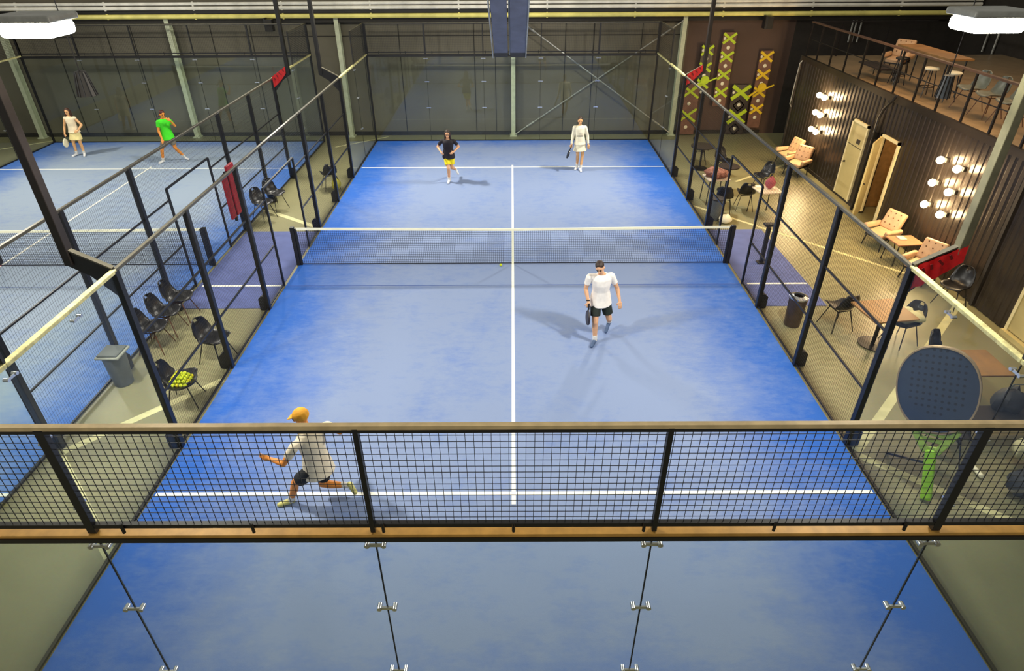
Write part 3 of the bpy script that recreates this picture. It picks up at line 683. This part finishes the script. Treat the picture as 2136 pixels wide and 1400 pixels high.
# ================================================================ LIME PATTERNED BOARDS
def board(x0, x1, z0, z1, label, col, big=False, dy=0, dark=None):
    t = thing('wall_board', label, 'wall board', ((x0+x1)/2, 10.7+dy, z0)); Y0 = 10.66+dy
    MB().b2((x0, Y0, z0), (x1, Y0+.05, z1)).build('board', dark or mat('brown_board', (124, 86, 68), .6), t)
    s = MB(); d = MB(); w = x1-x0; step = w*1.32; z = z1-.02; th = .085 if not big else .13; e = MB()
    while z-step*.5 > z0:
        zc = z-step*.22; h = min(step*.45, zc-z0)
        a = (x0+.01, Y0-.01, zc+step*.2); b = (x1-.01, Y0-.01, zc-step*.34); c = (x0+.01, Y0-.012, zc-step*.34); f = (x1-.01, Y0-.012, zc+step*.2)
        for p, q in ((a, b), (c, f)):
            if min(p[2], q[2]) > z0: s.bar(p, q, .02, th, (0, 0, 1))
        d.ell((x0+.06, Y0-.015, zc-step*.07), (.045, .012, .05), n=10, m=6)
        if zc-step*.55 > z0+.05:
            d.ell(((x0+x1)/2, Y0-.015, zc-step*.57), (.065, .014, .065), n=10, m=6)
            if big:
                for k in (0, 1):
                    r_ = .2+.0*k; cc = V(((x0+x1)/2, Y0-.01, zc-step*.6)); P = [cc+V((r_, 0, 0)), cc+V((0, 0, r_)), cc+V((-r_, 0, 0)), cc+V((0, 0, -r_))]
                    for i in range(4): e.bar(P[i], P[(i+1) % 4], .012, .03, (0, 0, 1))
        z -= step
    s.build('painted_cross', col, t); d.build('painted_dot', IVORY, t, True)
    if big: e.build('painted_diamond', BLK, t)
board(6.72, 7.15, 1.5, 3.16, 'short lime patterned board leftmost behind the small red banner', LIME, dark=DT)
board(7.42, 7.88, 1.05, 3.56, 'tallest brown board with lime crosses and ivory dots', LIME)
board(8.84, 9.3, .25, 2.95, 'brown board with golden yellow crosses at the right end', YELW)
board(8.06, 8.72, 0.02, 1.8, 'wide low board with broad lime crosses and black diamonds', LIME, True, dark=DT)
board(6.2, 6.85, 0.02, 1.85, 'low lime patterned board next to the green steel column', LIME, dy=-.04)
for x, z, m, lb in ((6.98, 1.98, LIME, 'lime painted racket shape with handle on the dark wall boards'), (9.1, 1.72, YELW, 'golden painted racket shape overlapping the right wall board')):
    t = thing('wall_racket', lb, 'wall decoration', (x, 10.6, z)); MB().tube([(x, 10.62, z), (x, 10.57, z)], .15, 20).build('racket_face', m, t); MB().bar((x-.1, 10.6, z-.08), (x-.42, 10.6, z-.32), .03, .06).build('handle', m, t); MB().bar((x+.1, 10.6, z-.06), (x+.42, 10.59, z+.08), .03, .05).build('cross_handle', m, t)

# ================================================================ SMALL FLOOR OBJECTS
def bin_(x, y, h, r0, r1, m, lb, lid):
    t = thing('trash_bin', lb, 'bin', (x, y, 0)); MB().lathe((x, y, 0), [(r0, 0), (r1, h), (r1-.012, h), (r0-.01, .02)], 22, True).build('bin_body', m, t, True)
    lid(t)
def lid_a(t):
    MB().box((-6.75, -4.42, .62), (.4, .4, .045)).build('lid_rim', mat('pale_grey_plastic', (150, 152, 140), .5), t, bevel=.02); MB().box((-6.75, -4.42, .655), (.34, .34, .035)).build('lid', GREYP, t, bevel=.02)
bin_(-6.75, -4.42, .6, .15, .19, GREYP, 'grey plastic bin with flat lid between the courts', lid_a)
def lid_b(t):
    s = MB().lathe((5.5, -2.65, .6), [(.175, 0), (.175, .03), (.1, .06), (.1, .02)], 22, False); s.build('lid', CHROME, t, True)
bin_(5.5, -2.65, .6, .15, .17, mat('brown_steel', (84, 70, 60), .35, .5), 'brown metal bin with shiny top outside the right fence', lid_b)
def lid_c(t): MB().lathe((5.42, 2.6, .56), [(.19, 0), (.19, .03), (.02, .05)], 18).build('lid', DARK, t)
bin_(5.42, 2.6, .56, .15, .18, GREYP, 'dark grey bin behind the far right fence near the net', lid_c)
# net winder post outside right gate
t = thing('floor_post', 'black floor post with flared head standing on the right turf mat', 'post', (5.8, 0, 0)); MB().b2((5.76, -.04, 0), (5.84, .04, .9)).build('post', BLK, t); MB().box((5.79, 0, .96), (.22, .16, .06)).build('head', BLK, t, bevel=.02); MB().b2((5.7, -.08, 0), (5.9, .08, .02)).build('base_plate', BLK, t)
# red padded cover on left court fence
t = thing('fence_cover', 'dark red padded cover hanging on the fence right of the left court gate', 'cover', (-6.86, 1.55, .6))
MB().b2((-6.9, 1.2, .62), (-6.84, 1.42, 1.66)).build('pad', mat('crimson_pad', (150, 20, 38), .6), t, bevel=.015); MB().b2((-6.9, 1.5, .62), (-6.83, 1.88, 1.86)).build('pad', mat('crimson_pad', (150, 20, 38), .6), t, bevel=.015)
MB().b2((-6.92, 1.43, .5), (-6.86, 1.49, 1.75)).build('strap', BLK, t); MB().bar((-6.88, 1.1, 1.7), (-6.88, 1.5, 1.74), .03).build('hook_bar', BLK, t)
# ball on court + balls on the chair
def ball(x, y, z, m, lb, g=None):
    o = MB().ell((0, 0, 0), .033, n=12, m=8).build('tennis_ball', m, None, True); o.location = (x, y, z); return tag(o, lb, 'ball', g)
ball(-.28, -.12, .033, BALLM, 'yellow green ball lying at the foot of the net near the centre')
rb = random.Random(3); C0 = V((-5.36, -5.02, .47)); nb = 0
b0 = None
for lay in range(3):
    for i in range(-4, 5):
        for j in range(-4, 5):
            x = i*.064+(lay % 2)*.032; y = j*.064+(lay % 2)*.032
            if math.hypot(x, y) > .19-.045*lay: continue
            p = C0+V((x+rb.uniform(-.004, .004), y+rb.uniform(-.004, .004), .02+lay*.052))
            if b0 is None: b0 = ball(*p, BALLM, 'bright yellow ball in the heap on the black chair', 'balls heaped on the black chair'); b1 = ball(p.x, p.y, p.z, BALLY, 'bright yellow ball in the heap on the black chair', 'balls heaped on the black chair'); b1.location = C0+V((0, 0, .185)); continue
            c = (b0 if rb.random() < .7 else b1).copy(); COL.objects.link(c); c.location = p
# tray under the balls
o = MB().lathe((-5.36, -5.02, .45), [(.12, 0), (.24, .02), (.255, .06), (.245, .06), (.12, .012)], 20).build('ball_tray', PLAST, None, True); tag(o, 'shallow black tray under the heap of yellow balls', 'tray')
# bags and clothes
def blob(s, c, r, seed, n=14, m=9, amp=.18):
    q = random.Random(seed); k = [(q.uniform(2, 5), q.uniform(0, 6), q.uniform(1, 4)) for _ in range(3)]; rg = []
    for i in range(m+1):
        t = PI*(.02+.96*i/m); row = []
        for j in range(n):
            a = 2*PI*j/n; f = 1+amp*sum(math.sin(u*a+v+w*t) for u, v, w in k)/3; row.append(V(c)+V((r[0]*math.sin(t)*math.cos(a)*f, r[1]*math.sin(t)*math.sin(a)*f, -r[2]*math.cos(t)*f)))
        rg.append(row)
    return s.rings(rg)
def bag(name, c, r, m, lb, cat, seed, strap=None, amp=.18):
    t = thing(name, lb, cat, (c[0], c[1], c[2]-r[2])); blob(MB(), c, r, seed, amp=amp).build('cloth' if cat in ('coat', 'jacket', 'towel') else 'bag_body', m, t, True)
    if strap: MB().tube([V(c)+V((-r[0]*.6, 0, r[2]*.7)), V(c)+V((-r[0]*.3, 0, r[2]*1.5)), V(c)+V((r[0]*.3, 0, r[2]*1.5)), V(c)+V((r[0]*.6, 0, r[2]*.7))], .012, 6).build('strap', strap, t, True)
PINK = mat('pink_canvas', (170, 84, 96), .7); BRN = mat('brown_coat_cloth', (112, 62, 44), .8, c2=(160, 110, 92), scale=10); JKT = mat('pale_jacket_cloth', (222, 216, 168), .8); BKB = mat('charcoal_nylon', (44, 46, 50), .6)
bag('tote_bag', (6.85, 2.88, .9), (.13, .09, .16), PINK, 'pink and tan tote bag on the small pale table', 'bag', 5, mat('olive_strap', (140, 130, 60), .6))
MB().box((0, 0, 0), (.2, .15, .02)).build('magazine', IVORY).location = (6.62, 2.98, .752); tag(bpy.data.objects['magazine'], 'white booklet lying on the small pale table', 'booklet')
bag('coat', (5.72, 3.85, .84), (.3, .25, .13), BRN, 'brown coat heaped on the table beside the far right fence', 'coat', 8, amp=.4)
bag('jacket', (7.3, -3.3, .58), (.24, .2, .12), JKT, 'pale cream jacket lying on the black shell chair', 'jacket', 3, amp=.35)
bag('cushion', (5.62, 2.3, .12), (.18, .15, .12), IVORY, 'ivory bundle on the floor outside the far right fence', 'bundle', 12)
bag('gym_bag', (-5.28, 4.9, .2), (.13, .2, .16), mat('yellow_nylon', (176, 168, 40), .7), 'yellow bag on the floor in the far corner between courts', 'bag', 14, BLK)
o = MB().box((0, 0, 0), (.11, .08, .015)).build('phone', DARK); o.location = (6.95, -3.4, .75); o.rotation_euler = (0, 0, .6); tag(o, 'small black phone lying on the oak pedestal table', 'phone')
o = MB().box((0, 0, 0), (.16, .2, .03)).build('napkin_box', WT); o.location = (8.95, .1, .566); tag(o, 'small white box on the low square table by the armchairs', 'box')
t = thing('bench', 'long dark bench behind the near right glass wall', 'bench', (7.2, -5.9, 0)); MB().box((7.35, -5.85, .42), (1.5, .4, .05)).build('seat', DARK, t, bevel=.01)
for x in (6.75, 7.95):
    for y in (-5.98, -5.72): MB().b2((x-.02, y-.02, 0), (x+.02, y+.02, .4)).build('leg', DARK, t)
bag('sports_bag', (7.45, -5.75, .62), (.26, .17, .2), BKB, 'black sports bag with mesh pocket on the dark bench', 'bag', 21, GREYP, .3)
bag('tote_bag', (7.35, -6.45, .3), (.2, .15, .17), JKT, 'cream canvas bag at the right edge below the bench', 'bag', 22, BLK)
bag('backpack', (7.05, -7.0, .2), (.3, .22, .2), BKB, 'black backpack on the floor at the lower right edge', 'backpack', 23, BLK)
o = MB().cap((0, -.1, 0), (0, .1, 0), .035, .03).build('sneaker', IVORY, None, True); o.location = (6.62, -6.6, .04); tag(o, 'single white sneaker on the floor beside the giant racket', 'shoe')

# giant racket display: face plane leans back
t = thing('giant_racket', 'giant blue grey racket display with lime handle leaning outside the right glass', 'racket display', (5.55, -7.15, 0))
o0 = V((5.61, -7.12, 0)); upv = V((.0, .86, 2.05)).normalized(); ax = V((.75, -.62, .26)).normalized(); nv = ax.cross(upv).normalized()
def rp(x, z, d=0): return o0+ax*x+upv*z+nv*d
face = []
for k in range(40):
    a = 2*PI*k/40; ca, sa = math.cos(a), math.sin(a); r_ = 1
    x = .45*math.copysign(abs(ca)**.85, ca); z = 1.62+.52*sa if sa > 0 else 1.62+.62*math.copysign(abs(sa)**.85, sa)
    if sa < 0: x *= 1-.1*abs(sa)**2
    face.append((x, z))
s = MB(); s.rings([[rp(x, z, -.05) for x, z in face], [rp(x, z, .05) for x, z in face]]); s.m = 1
for i in range(-5, 6):
    for j in range(-6, 6):
        x = i*.072+(.036 if j % 2 else 0)*0; z = 1.68+j*.085
        if (x/.36)**2+((z-1.68)/.44)**2 < 1:
            q = [rp(x+.018*math.cos(2*PI*k/10), z+.018*math.sin(2*PI*k/10), -.0505) for k in range(10)]; q2 = [rp(x+.018*math.cos(2*PI*k/10), z+.018*math.sin(2*PI*k/10), .0505) for k in range(10)]
            s.add(q, [tuple(range(9, -1, -1))]); s.add(q2, [tuple(range(10))])
s.build('racket_face', [mat('racket_slate', (38, 50, 72), .5, var=.05), mat('hole_dark', (16, 22, 36), .7)], t)
e = [(x*1.04, 1.68+(z-1.68)*1.04) for x, z in face]; s = MB(); n = len(face)
A = [rp(x, z, -.058) for x, z in e]; B = [rp(x, z, .058) for x, z in e]; C = [rp(x, z, .058) for x, z in face]; D_ = [rp(x, z, -.058) for x, z in face]
s.rings([D_, A, B, C, D_], False); s.build('rim', mat('tan_rim', (150, 128, 100), .45), t)
GRN = mat('pale_lime', (150, 178, 70), .5); LG = mat('bright_lime', (150, 205, 10), .5)
th = MB(); th.bar(rp(-.28, 1.12), rp(-.06, .7), .09, .07, nv); th.bar(rp(.28, 1.05), rp(.06, .7), .09, .07, nv); th.bar(rp(-.24, 1.0), rp(.24, .95), .08, .06, nv); th.bar(rp(-.16, .88), rp(.16, .86), .06, .05, nv); th.bar(rp(-.1, .76), rp(.1, .76), .05, .05, nv); th.build('throat', GRN, t, bevel=.015)
MB().bar(rp(0, 0.02), rp(0, .74), .13, .1, nv).build('handle', LG, t, bevel=.03)
MB().bar(rp(0, .5, -.02) + V((0, .05, 0)), (5.55, -6.2, 0.0), .03).build('prop_stand', BLK, t)

# ================================================================ PEOPLE
def remesh(mb, name, m, parent, voxel, smooth=6):
    o = mb.build('tmp', m, None); r = o.modifiers.new('r', 'REMESH'); r.mode = 'VOXEL'; r.voxel_size = voxel; r.use_smooth_shade = True
    sm = o.modifiers.new('s', 'SMOOTH'); sm.iterations = smooth; sm.factor = .5
    dg = bpy.context.evaluated_depsgraph_get(); me = bpy.data.meshes.new_from_object(o.evaluated_get(dg)); me.name = name
    off = parent_loc(parent); me.transform(Matrix.Translation(-off)); old = o.data; bpy.data.objects.remove(o); bpy.data.meshes.remove(old)
    for p in me.polygons: p.use_smooth = True
    if not me.materials: me.materials.append(m)
    q = bpy.data.objects.new(name, me); COL.objects.link(q); q.parent = parent; return q
def ringset(mb, secs, L, F, n=20):
    """loft of elliptical sections: (centre, half width, half depth)"""
    rg = [[V(c)+L*(w*math.cos(2*PI*k/n))+F*(d*math.sin(2*PI*k/n)) for k in range(n)] for c, w, d in secs]; mb.rings(rg)
def person(label, J, col, hair='long', skin=(214, 160, 118), hairc=(48, 32, 24), face=(0, -1, 0), top='tee', bottom='shorts', female=False, cap=None, vox=.0075, hands=('relax', 'relax'), shoe=(235, 235, 235), heel=(0, 0)):
    J = {k: V(v) for k, v in J.items()}; gx = (J['aL']+J['aR'])/2; t = thing('person', label, 'person', (round(gx.x, 2), round(gx.y, 2), 0))
    Ls = (J['sL']-J['sR']).normalized(); pel = (J['hL']+J['hR'])/2; nk = J['neck']; U = (nk-pel).normalized(); F = Ls.cross(U).normalized(); Ls = U.cross(F).normalized()
    if Ls.dot(J['sL']-J['sR']) < 0: Ls = -Ls
    k = .92 if female else 1.0; H = (nk-pel).length; at = lambda f, fo=0: pel+(U if f >= 0 else (U*.4+V((0, 0, .6))).normalized())*(H*f)+F*fo
    sk = mat('skin_%d' % skin[0], skin, .55, var=.06, scale=12)
    # ---- body, one continuous surface
    b = MB()
    ringset(b, [(at(-.16), .12*k, .09*k), (at(-.06), .16*k, .115*k), (at(.1), .155*k, .11*k), (at(.35), .125*k, .095*k), (at(.62), .15*k, .11*k), (at(.82), .165*k, .105*k), (at(.95), .11*k, .075*k), (at(1.03), .05, .05)], Ls, F)
    for S in 'LR':
        h, kn, an, to = J['h'+S], J['k'+S], J['a'+S], J['t'+S]; b.cap(h+U*.02, kn, .088*k, .056*k); c = kn.lerp(an, .33)-F*.012; b.cap(kn, c, .054*k, .056*k); b.cap(c, an, .055*k, .036*k)
        dn = (an-kn).normalized(); b.cap(an, an+dn*.03, .034, .03); b.cap(an+dn*.03, to, .03, .026)
        s_, e_, w_ = J['s'+S], J['e'+S], J['w'+S]; b.cap(s_, e_, .052*k, .04*k); b.cap(s_, at(.85), .055*k, .07*k); c = e_.lerp(w_, .25); b.cap(e_, c, .039*k, .041*k); b.cap(c, w_, .041*k, .027*k)
        # hand: palm, four unequal fingers, thumb
        hd = J.get('p'+S, w_+(w_-e_).normalized()*.1)-w_; hd.normalize(); side = hd.cross(F)
        if side.length < .2: side = hd.cross(Ls)
        side.normalize(); pn = hd.cross(side).normalized(); inn = (pel-w_); inn -= hd*inn.dot(hd)
        if pn.dot(inn) < 0: pn = -pn
        th = side if side.dot(V(face)) > 0 else -side
        b.cap(w_, w_+hd*.035, .026, .03); b.box(w_+hd*.06, (.074, .07, .026), Matrix((th, hd, pn)).transposed())
        curl = {'relax': .35, 'grip': 1.25}[hands[0 if S == 'L' else 1]]
        for i, fl_ in enumerate((.062, .072, .068, .052)):
            p0 = w_+hd*.09+th*(.028-.0185*i); d1 = (hd*math.cos(curl*.6)+pn*math.sin(curl*.6)).normalized(); d2 = (hd*math.cos(curl*1.6)+pn*math.sin(curl*1.6)).normalized()
            p1 = p0+d1*fl_*.5; p2 = p1+d2*fl_*.5; b.cap(p0, p1, .0095, .009, 6); b.cap(p1, p2, .009, .0075, 6)
        q0 = w_+hd*.035+th*.032; q1 = q0+(th*.7+hd*.6+pn*.25).normalized()*.035; b.cap(q0, q1, .012, .0105, 6); b.cap(q1, q1+(hd*.8+pn*.5).normalized()*.03, .0105, .009, 6)
    fc = V(face).normalized(); hc = J['head']; hu = (hc-nk).normalized(); fc = (fc-hu*fc.dot(hu)).normalized(); sd = fc.cross(hu).normalized(); RM = Matrix((sd, fc, hu)).transposed()
    b.cap(nk-U*.02, hc-hu*.05, .052*k, .05*k)
    b.ell(hc+hu*.02, (.074*k, .093*k, .1), RM); b.ell(hc-hu*.045+fc*.028, (.052*k, .058*k, .06), RM); b.cap(hc+fc*.09+hu*.01, hc+fc*.112-hu*.02, .009, .014, 8)
    for e in (-1, 1): b.ell(hc+sd*e*.074*k-hu*.005, (.012, .022, .03), RM, 8, 6)
    b.ell(hc+fc*.088-hu*.055, (.022, .012, .009), RM, 8, 6)
    remesh(b, 'body', sk, t, vox)
    for e in (-1, 1): MB().ell(hc+sd*e*.031+fc*.088+hu*.012, (.013, .008, .008), RM, 8, 6).build('eye', DARK, t, True); MB().bar(hc+sd*e*.015+fc*.094+hu*.034, hc+sd*e*.048+fc*.084+hu*.032, .008, .008).build('eyebrow', mat('hair_%d' % hairc[0], hairc, .6), t)
    MB().bar(hc-sd*.022+fc*.098-hu*.055, hc+sd*.022+fc*.098-hu*.055, .006, .009).build('mouth', mat('lips', (150, 70, 60), .5), t)
    # ---- hair
    hm = mat('hair_%d' % hairc[0], hairc, .55); hb = MB()
    if cap: pass
    hb.ell(hc+hu*.058-fc*.018, (.082*k, .092*k, .078), RM)
    if hair == 'long':
        for e in (-1, 0, 1): hb.cap(hc+hu*.02+sd*e*.055-fc*.035, nk+sd*e*.075-F*.055-U*.1, .045, .03)
        for e in (-1, 1): hb.cap(hc+hu*.05+sd*e*.062-fc*.0, nk+sd*e*.085-U*.04+F*.01, .03, .022)
    elif hair == 'tail': hb.cap(hc-fc*.07, hc-fc*.12+sd*.05-hu*.12, .04, .025)
    remesh(hb, 'hair', hm, t, .008, 3)
    if cap:
        cm = mat('cap_%d' % cap[0], cap, .7); cb_ = MB(); cb_.ell(hc+hu*.045-fc*.018, (.094*k, .112*k, .094), RM); cb_.box(hc+hu*.05+fc*.115, (.12, .07, .012), RM); remesh(cb_, 'cap', cm, t, .009, 3)
    # ---- clothes
    cm = mat('shirt_%d_%d' % (col[0][0], col[0][1]), col[0], .8, var=.06, scale=10, bump=.15); s = MB(); g = .016
    hem = {'tee': -.13, 'dress': -.02, 'crop': .0, 'long': -.05}[top if top in ('tee', 'dress', 'crop', 'long') else 'tee']
    ringset(s, [(at(hem), (.2+g)*k, (.165+g)*k), (at(.1), (.178+g)*k, (.135+g)*k), (at(.4), (.14+g)*k, (.112+g)*k), (at(.65), (.158+g)*k, (.122+g)*k), (at(.84), (.17+g)*k, (.108+g)*k), (at(.95), (.12+g)*k, (.08+g)*k), (at(1.0), .066, .062)], Ls, F)
    for S in 'LR':
        s_, e_, w_ = J['s'+S], J['e'+S], J['w'+S]; s.cap(at(.86), s_, .07*k, .06*k)
        if top == 'long': s.tube([s_, e_], [.068*k, .054*k], 14); s.cap(e_, e_, .054*k, .054*k); s.tube([e_, e_.lerp(w_, .93)], [.054*k, .038], 14)
        elif top == 'tank' or top == 'crop': pass
        else: s.tube([s_, s_.lerp(e_, .6)], [.064*k, .058*k], 14)
    remesh(s, {'tee': 'shirt', 'long': 'jacket'}.get(top, 'top'), cm, t, .009, 3)
    bm_ = mat('bottom_%d_%d' % (col[1][0], col[1][1]), col[1], .8, var=.08, scale=10, bump=.15); s = MB()
    if bottom == 'shorts':
        ringset(s, [(at(-.2), (.12+g)*k, (.1+g)*k), (at(-.06), (.162+g)*k, (.122+g)*k), (at(.06), (.156+g)*k, (.118+g)*k)], Ls, F)
        for S in 'LR': h, kn = J['h'+S], J['k'+S]; s.tube([h+U*.03, h.lerp(kn, .35), h.lerp(kn, .72)], [.1*k, .1*k, .094*k], 16)
    elif bottom == 'skirt':
        kn = (J['kL']+J['kR'])/2; dn = (kn-pel).normalized()
        ringset(s, [(pel+dn*.24, .235*k, .17*k), (pel+dn*.12, .205*k, .15*k), (at(0), (.165+g)*k, (.125+g)*k), (at(.2), (.15+g)*k, (.11+g)*k)], Ls, F, 24)
    remesh(s, {'shorts': 'shorts', 'skirt': 'skirt'}[bottom], bm_, t, .009, 3)
    sm_ = mat('shoe_%d' % shoe[0], shoe, .6); so = mat('sock_white', (228, 226, 220), .8)
    for S in 'LR':
        an, to = J['a'+S], J['t'+S]; d = (to-an); d2 = V((d.x, d.y, d.z)).normalized(); q = MB()
        dn = (an-J['k'+S]).normalized(); hp = an+dn*.028-d2*.02
        q.cap(hp, to+d2*.02, .042, .034); q.cap(hp, an, .043, .042); remesh(q, 'shoe', sm_, t, .008, 3)
        q = MB(); q.tube([an-dn*.1, an+dn*.02], [.045, .043], 14); q.build('sock', so, t, True)
    return t, J
def racket(label, p, d, nrm, m=BLK, sc=1.0):
    """hand racket: p = grip middle, d = direction handle to head, nrm = face normal"""
    p, d, nrm = V(p), V(d).normalized(), V(nrm); nrm = (nrm-d*nrm.dot(d)).normalized(); a = d.cross(nrm)
    t = thing('padel_racket', label, 'racket', tuple(p)); MB().tube([p-d*.06, p+d*.07], .016, 8).build('handle', BLK, t, True)
    c = p+d*.24; n = 24; o = [(math.cos(2*PI*k/n)*.125, math.sin(2*PI*k/n)*.14) for k in range(n)]
    s = MB(); s.rings([[c+a*x+d*y-nrm*.018 for x, y in o], [c+a*x+d*y+nrm*.018 for x, y in o]]); s.build('racket_head', m, t, bevel=.006)
    q = MB(); q.bar(p+d*.06, c-d*.11+a*.06, .016); q.bar(p+d*.06, c-d*.11-a*.06, .016); q.build('throat', m, t)
    return t

# man walking towards the camera on the right
person('man in white polo shirt and dark green shorts walking past the net with a racket',
    dict(head=(1.54, -3.23, 1.57), neck=(1.59, -3.17, 1.42), sL=(1.77, -3.13, 1.36), sR=(1.375, -3.17, 1.36), eL=(1.9, -3.1, 1.09), eR=(1.325, -3.12, 1.09), wL=(1.95, -3.2, .87), wR=(1.375, -3.22, .87), pL=(1.96, -3.24, .77), pR=(1.38, -3.25, .77),
         hL=(1.695, -3.09, .84), hR=(1.53, -3.09, .84), kL=(1.8, -3.12, .44), kR=(1.52, -3.28, .46), aL=(1.86, -2.84, .2), aR=(1.54, -3.27, .075), tL=(1.8, -2.93, .045), tR=(1.47, -3.42, .035)),
    ((238, 232, 226), (22, 34, 28)), hair='short', face=(-.4, -1, .2), hands=('relax', 'grip'), shoe=(70, 92, 128), skin=(216, 166, 128))
o = MB().tube([(1.37, -3.2, .9), (1.37, -3.21, .88)], .036, 12).build('wristband', BLK, None); tag(o, 'black wristband on the racket hand of the man in white', 'wristband')
racket('dark racket with pink edge held down by the man in white polo', (1.385, -3.26, .79), (-.02, -.03, -1), (1, .1, 0), mat('pink_black_racket', (40, 34, 44), .4))
# runner behind the mesh
person('person in yellow cap and pale shirt lunging left behind the near mesh',
    dict(head=(-2.64, -7.08, 1.5), neck=(-2.58, -7.1, 1.33), sL=(-2.72, -7.27, 1.2), sR=(-2.38, -6.98, 1.28), eL=(-2.9, -7.3, .93), eR=(-2.2, -7.05, 1.24), wL=(-3.1, -7.22, .94), wR=(-2.4, -6.88, 1.18), pL=(-3.2, -7.2, .96), pR=(-2.49, -6.84, 1.16),
         hL=(-2.62, -7.18, .68), hR=(-2.5, -7.02, .66), kL=(-2.9, -7.14, .42), kR=(-2.6, -7.0, .26), aL=(-3.02, -7.12, .08), aR=(-2.24, -7.02, .24), tL=(-3.16, -7.16, .035), tR=(-2.18, -7.02, .12)),
    ((228, 216, 190), (20, 22, 26)), hair='short', face=(-1, .1, -.1), cap=(226, 160, 30), shoe=(206, 200, 120), skin=(226, 142, 58))
racket('black racket held in front of the lunging person behind the mesh', (-2.48, -6.82, 1.1), (-.25, .4, -.7), (1, 0, 0), BLK)
# black shirt, yellow shorts
person('person in black t-shirt and bright yellow shorts running on the far half',
    dict(head=(-1.93, 5.51, 1.49), neck=(-1.93, 5.55, 1.34), sL=(-1.76, 5.58, 1.27), sR=(-2.12, 5.58, 1.27), eL=(-1.63, 5.72, 1.06), eR=(-2.27, 5.72, 1.06), wL=(-1.77, 5.48, .97), wR=(-2.14, 5.45, .96), pL=(-1.83, 5.4, .95), pR=(-2.1, 5.37, .95),
         hL=(-1.86, 5.65, .82), hR=(-2.02, 5.65, .82), kL=(-1.86, 5.6, .44), kR=(-1.95, 5.45, .46), aL=(-1.78, 5.98, .26), aR=(-1.96, 5.55, .08), tL=(-1.72, 5.96, .14), tR=(-1.98, 5.4, .035)),
    ((22, 16, 26), (232, 214, 20)), hair='long', face=(0, -1, .15), female=True, vox=.009)
# woman in white dress
person('woman in cream long sleeved top and white skirt on the far half',
    dict(head=(2.12, 6.68, 1.56), neck=(2.125, 6.7, 1.42), sL=(2.29, 6.7, 1.36), sR=(1.96, 6.7, 1.36), eL=(2.38, 6.7, 1.09), eR=(1.92, 6.7, 1.09), wL=(2.41, 6.64, .84), wR=(1.88, 6.64, .84), pL=(2.42, 6.62, .75), pR=(1.87, 6.6, .75),
         hL=(2.24, 6.72, .86), hR=(2.07, 6.72, .86), kL=(2.25, 6.67, .47), kR=(2.1, 6.7, .47), aL=(2.2, 6.58, .08), aR=(2.1, 6.76, .08), tL=(2.2, 6.42, .035), tR=(2.04, 6.62, .035)),
    ((240, 232, 204), (238, 230, 200)), hair='tail', face=(0, -1, .3), top='long', bottom='skirt', female=True, hands=('relax', 'grip'), vox=.009, skin=(222, 168, 112))
o = MB().bar((2.02, 6.555, 1.12), (2.23, 6.555, 1.12), .01, .025).build('belt', DARK, None); tag(o, 'dark chest strap of the woman in the cream top', 'strap')
racket('dark racket held down by the woman in the cream top', (1.865, 6.58, .77), (-.35, 0, -1), (1, .0, -.3))
# left court woman
person('woman with loose brown hair in pale sleeveless top and skirt on the left court',
    dict(head=(-14.98, 8.38, 1.5), neck=(-14.99, 8.4, 1.36), sL=(-14.82, 8.4, 1.29), sR=(-15.15, 8.4, 1.29), eL=(-14.68, 8.42, 1.06), eR=(-15.27, 8.4, 1.03), wL=(-14.8, 8.32, .9), wR=(-15.31, 8.34, .79), pL=(-14.88, 8.28, .85), pR=(-15.33, 8.3, .7),
         hL=(-14.93, 8.42, .82), hR=(-15.09, 8.42, .82), kL=(-14.93, 8.38, .45), kR=(-15.16, 8.38, .45), aL=(-14.95, 8.42, .08), aR=(-15.22, 8.42, .08), tL=(-14.88, 8.28, .035), tR=(-15.26, 8.26, .035)),
    ((240, 222, 186), (236, 218, 150)), hair='long', face=(.1, -1, .2), top='crop', bottom='skirt', female=True, hands=('relax', 'grip'), vox=.01, skin=(232, 176, 120), hairc=(66, 36, 20))
racket('white racket held down by the woman on the left court', (-15.33, 8.28, .72), (-.05, -.1, -1), (1, 0, 0), IVORY)
# green shirt person
person('person in bright green t-shirt and grey shorts striding on the left court',
    dict(head=(-11.38, 7.6, 1.6), neck=(-11.42, 7.63, 1.46), sL=(-11.3, 7.76, 1.38), sR=(-11.54, 7.52, 1.38), eL=(-11.12, 7.7, 1.2), eR=(-11.6, 7.5, 1.1), wL=(-11.12, 7.5, 1.42), wR=(-11.52, 7.42, .85), pL=(-11.18, 7.42, 1.5), pR=(-11.5, 7.36, .76),
         hL=(-11.4, 7.74, .86), hR=(-11.5, 7.6, .86), kL=(-11.32, 7.7, .46), kR=(-11.7, 7.55, .46), aL=(-11.2, 7.9, .1), aR=(-11.8, 7.6, .08), tL=(-11.08, 7.84, .04), tR=(-11.86, 7.46, .035)),
    ((64, 214, 30), (112, 106, 96)), hair='tail', face=(.8, -.6, -.1), hairc=(74, 20, 14), vox=.01, skin=(226, 176, 96))
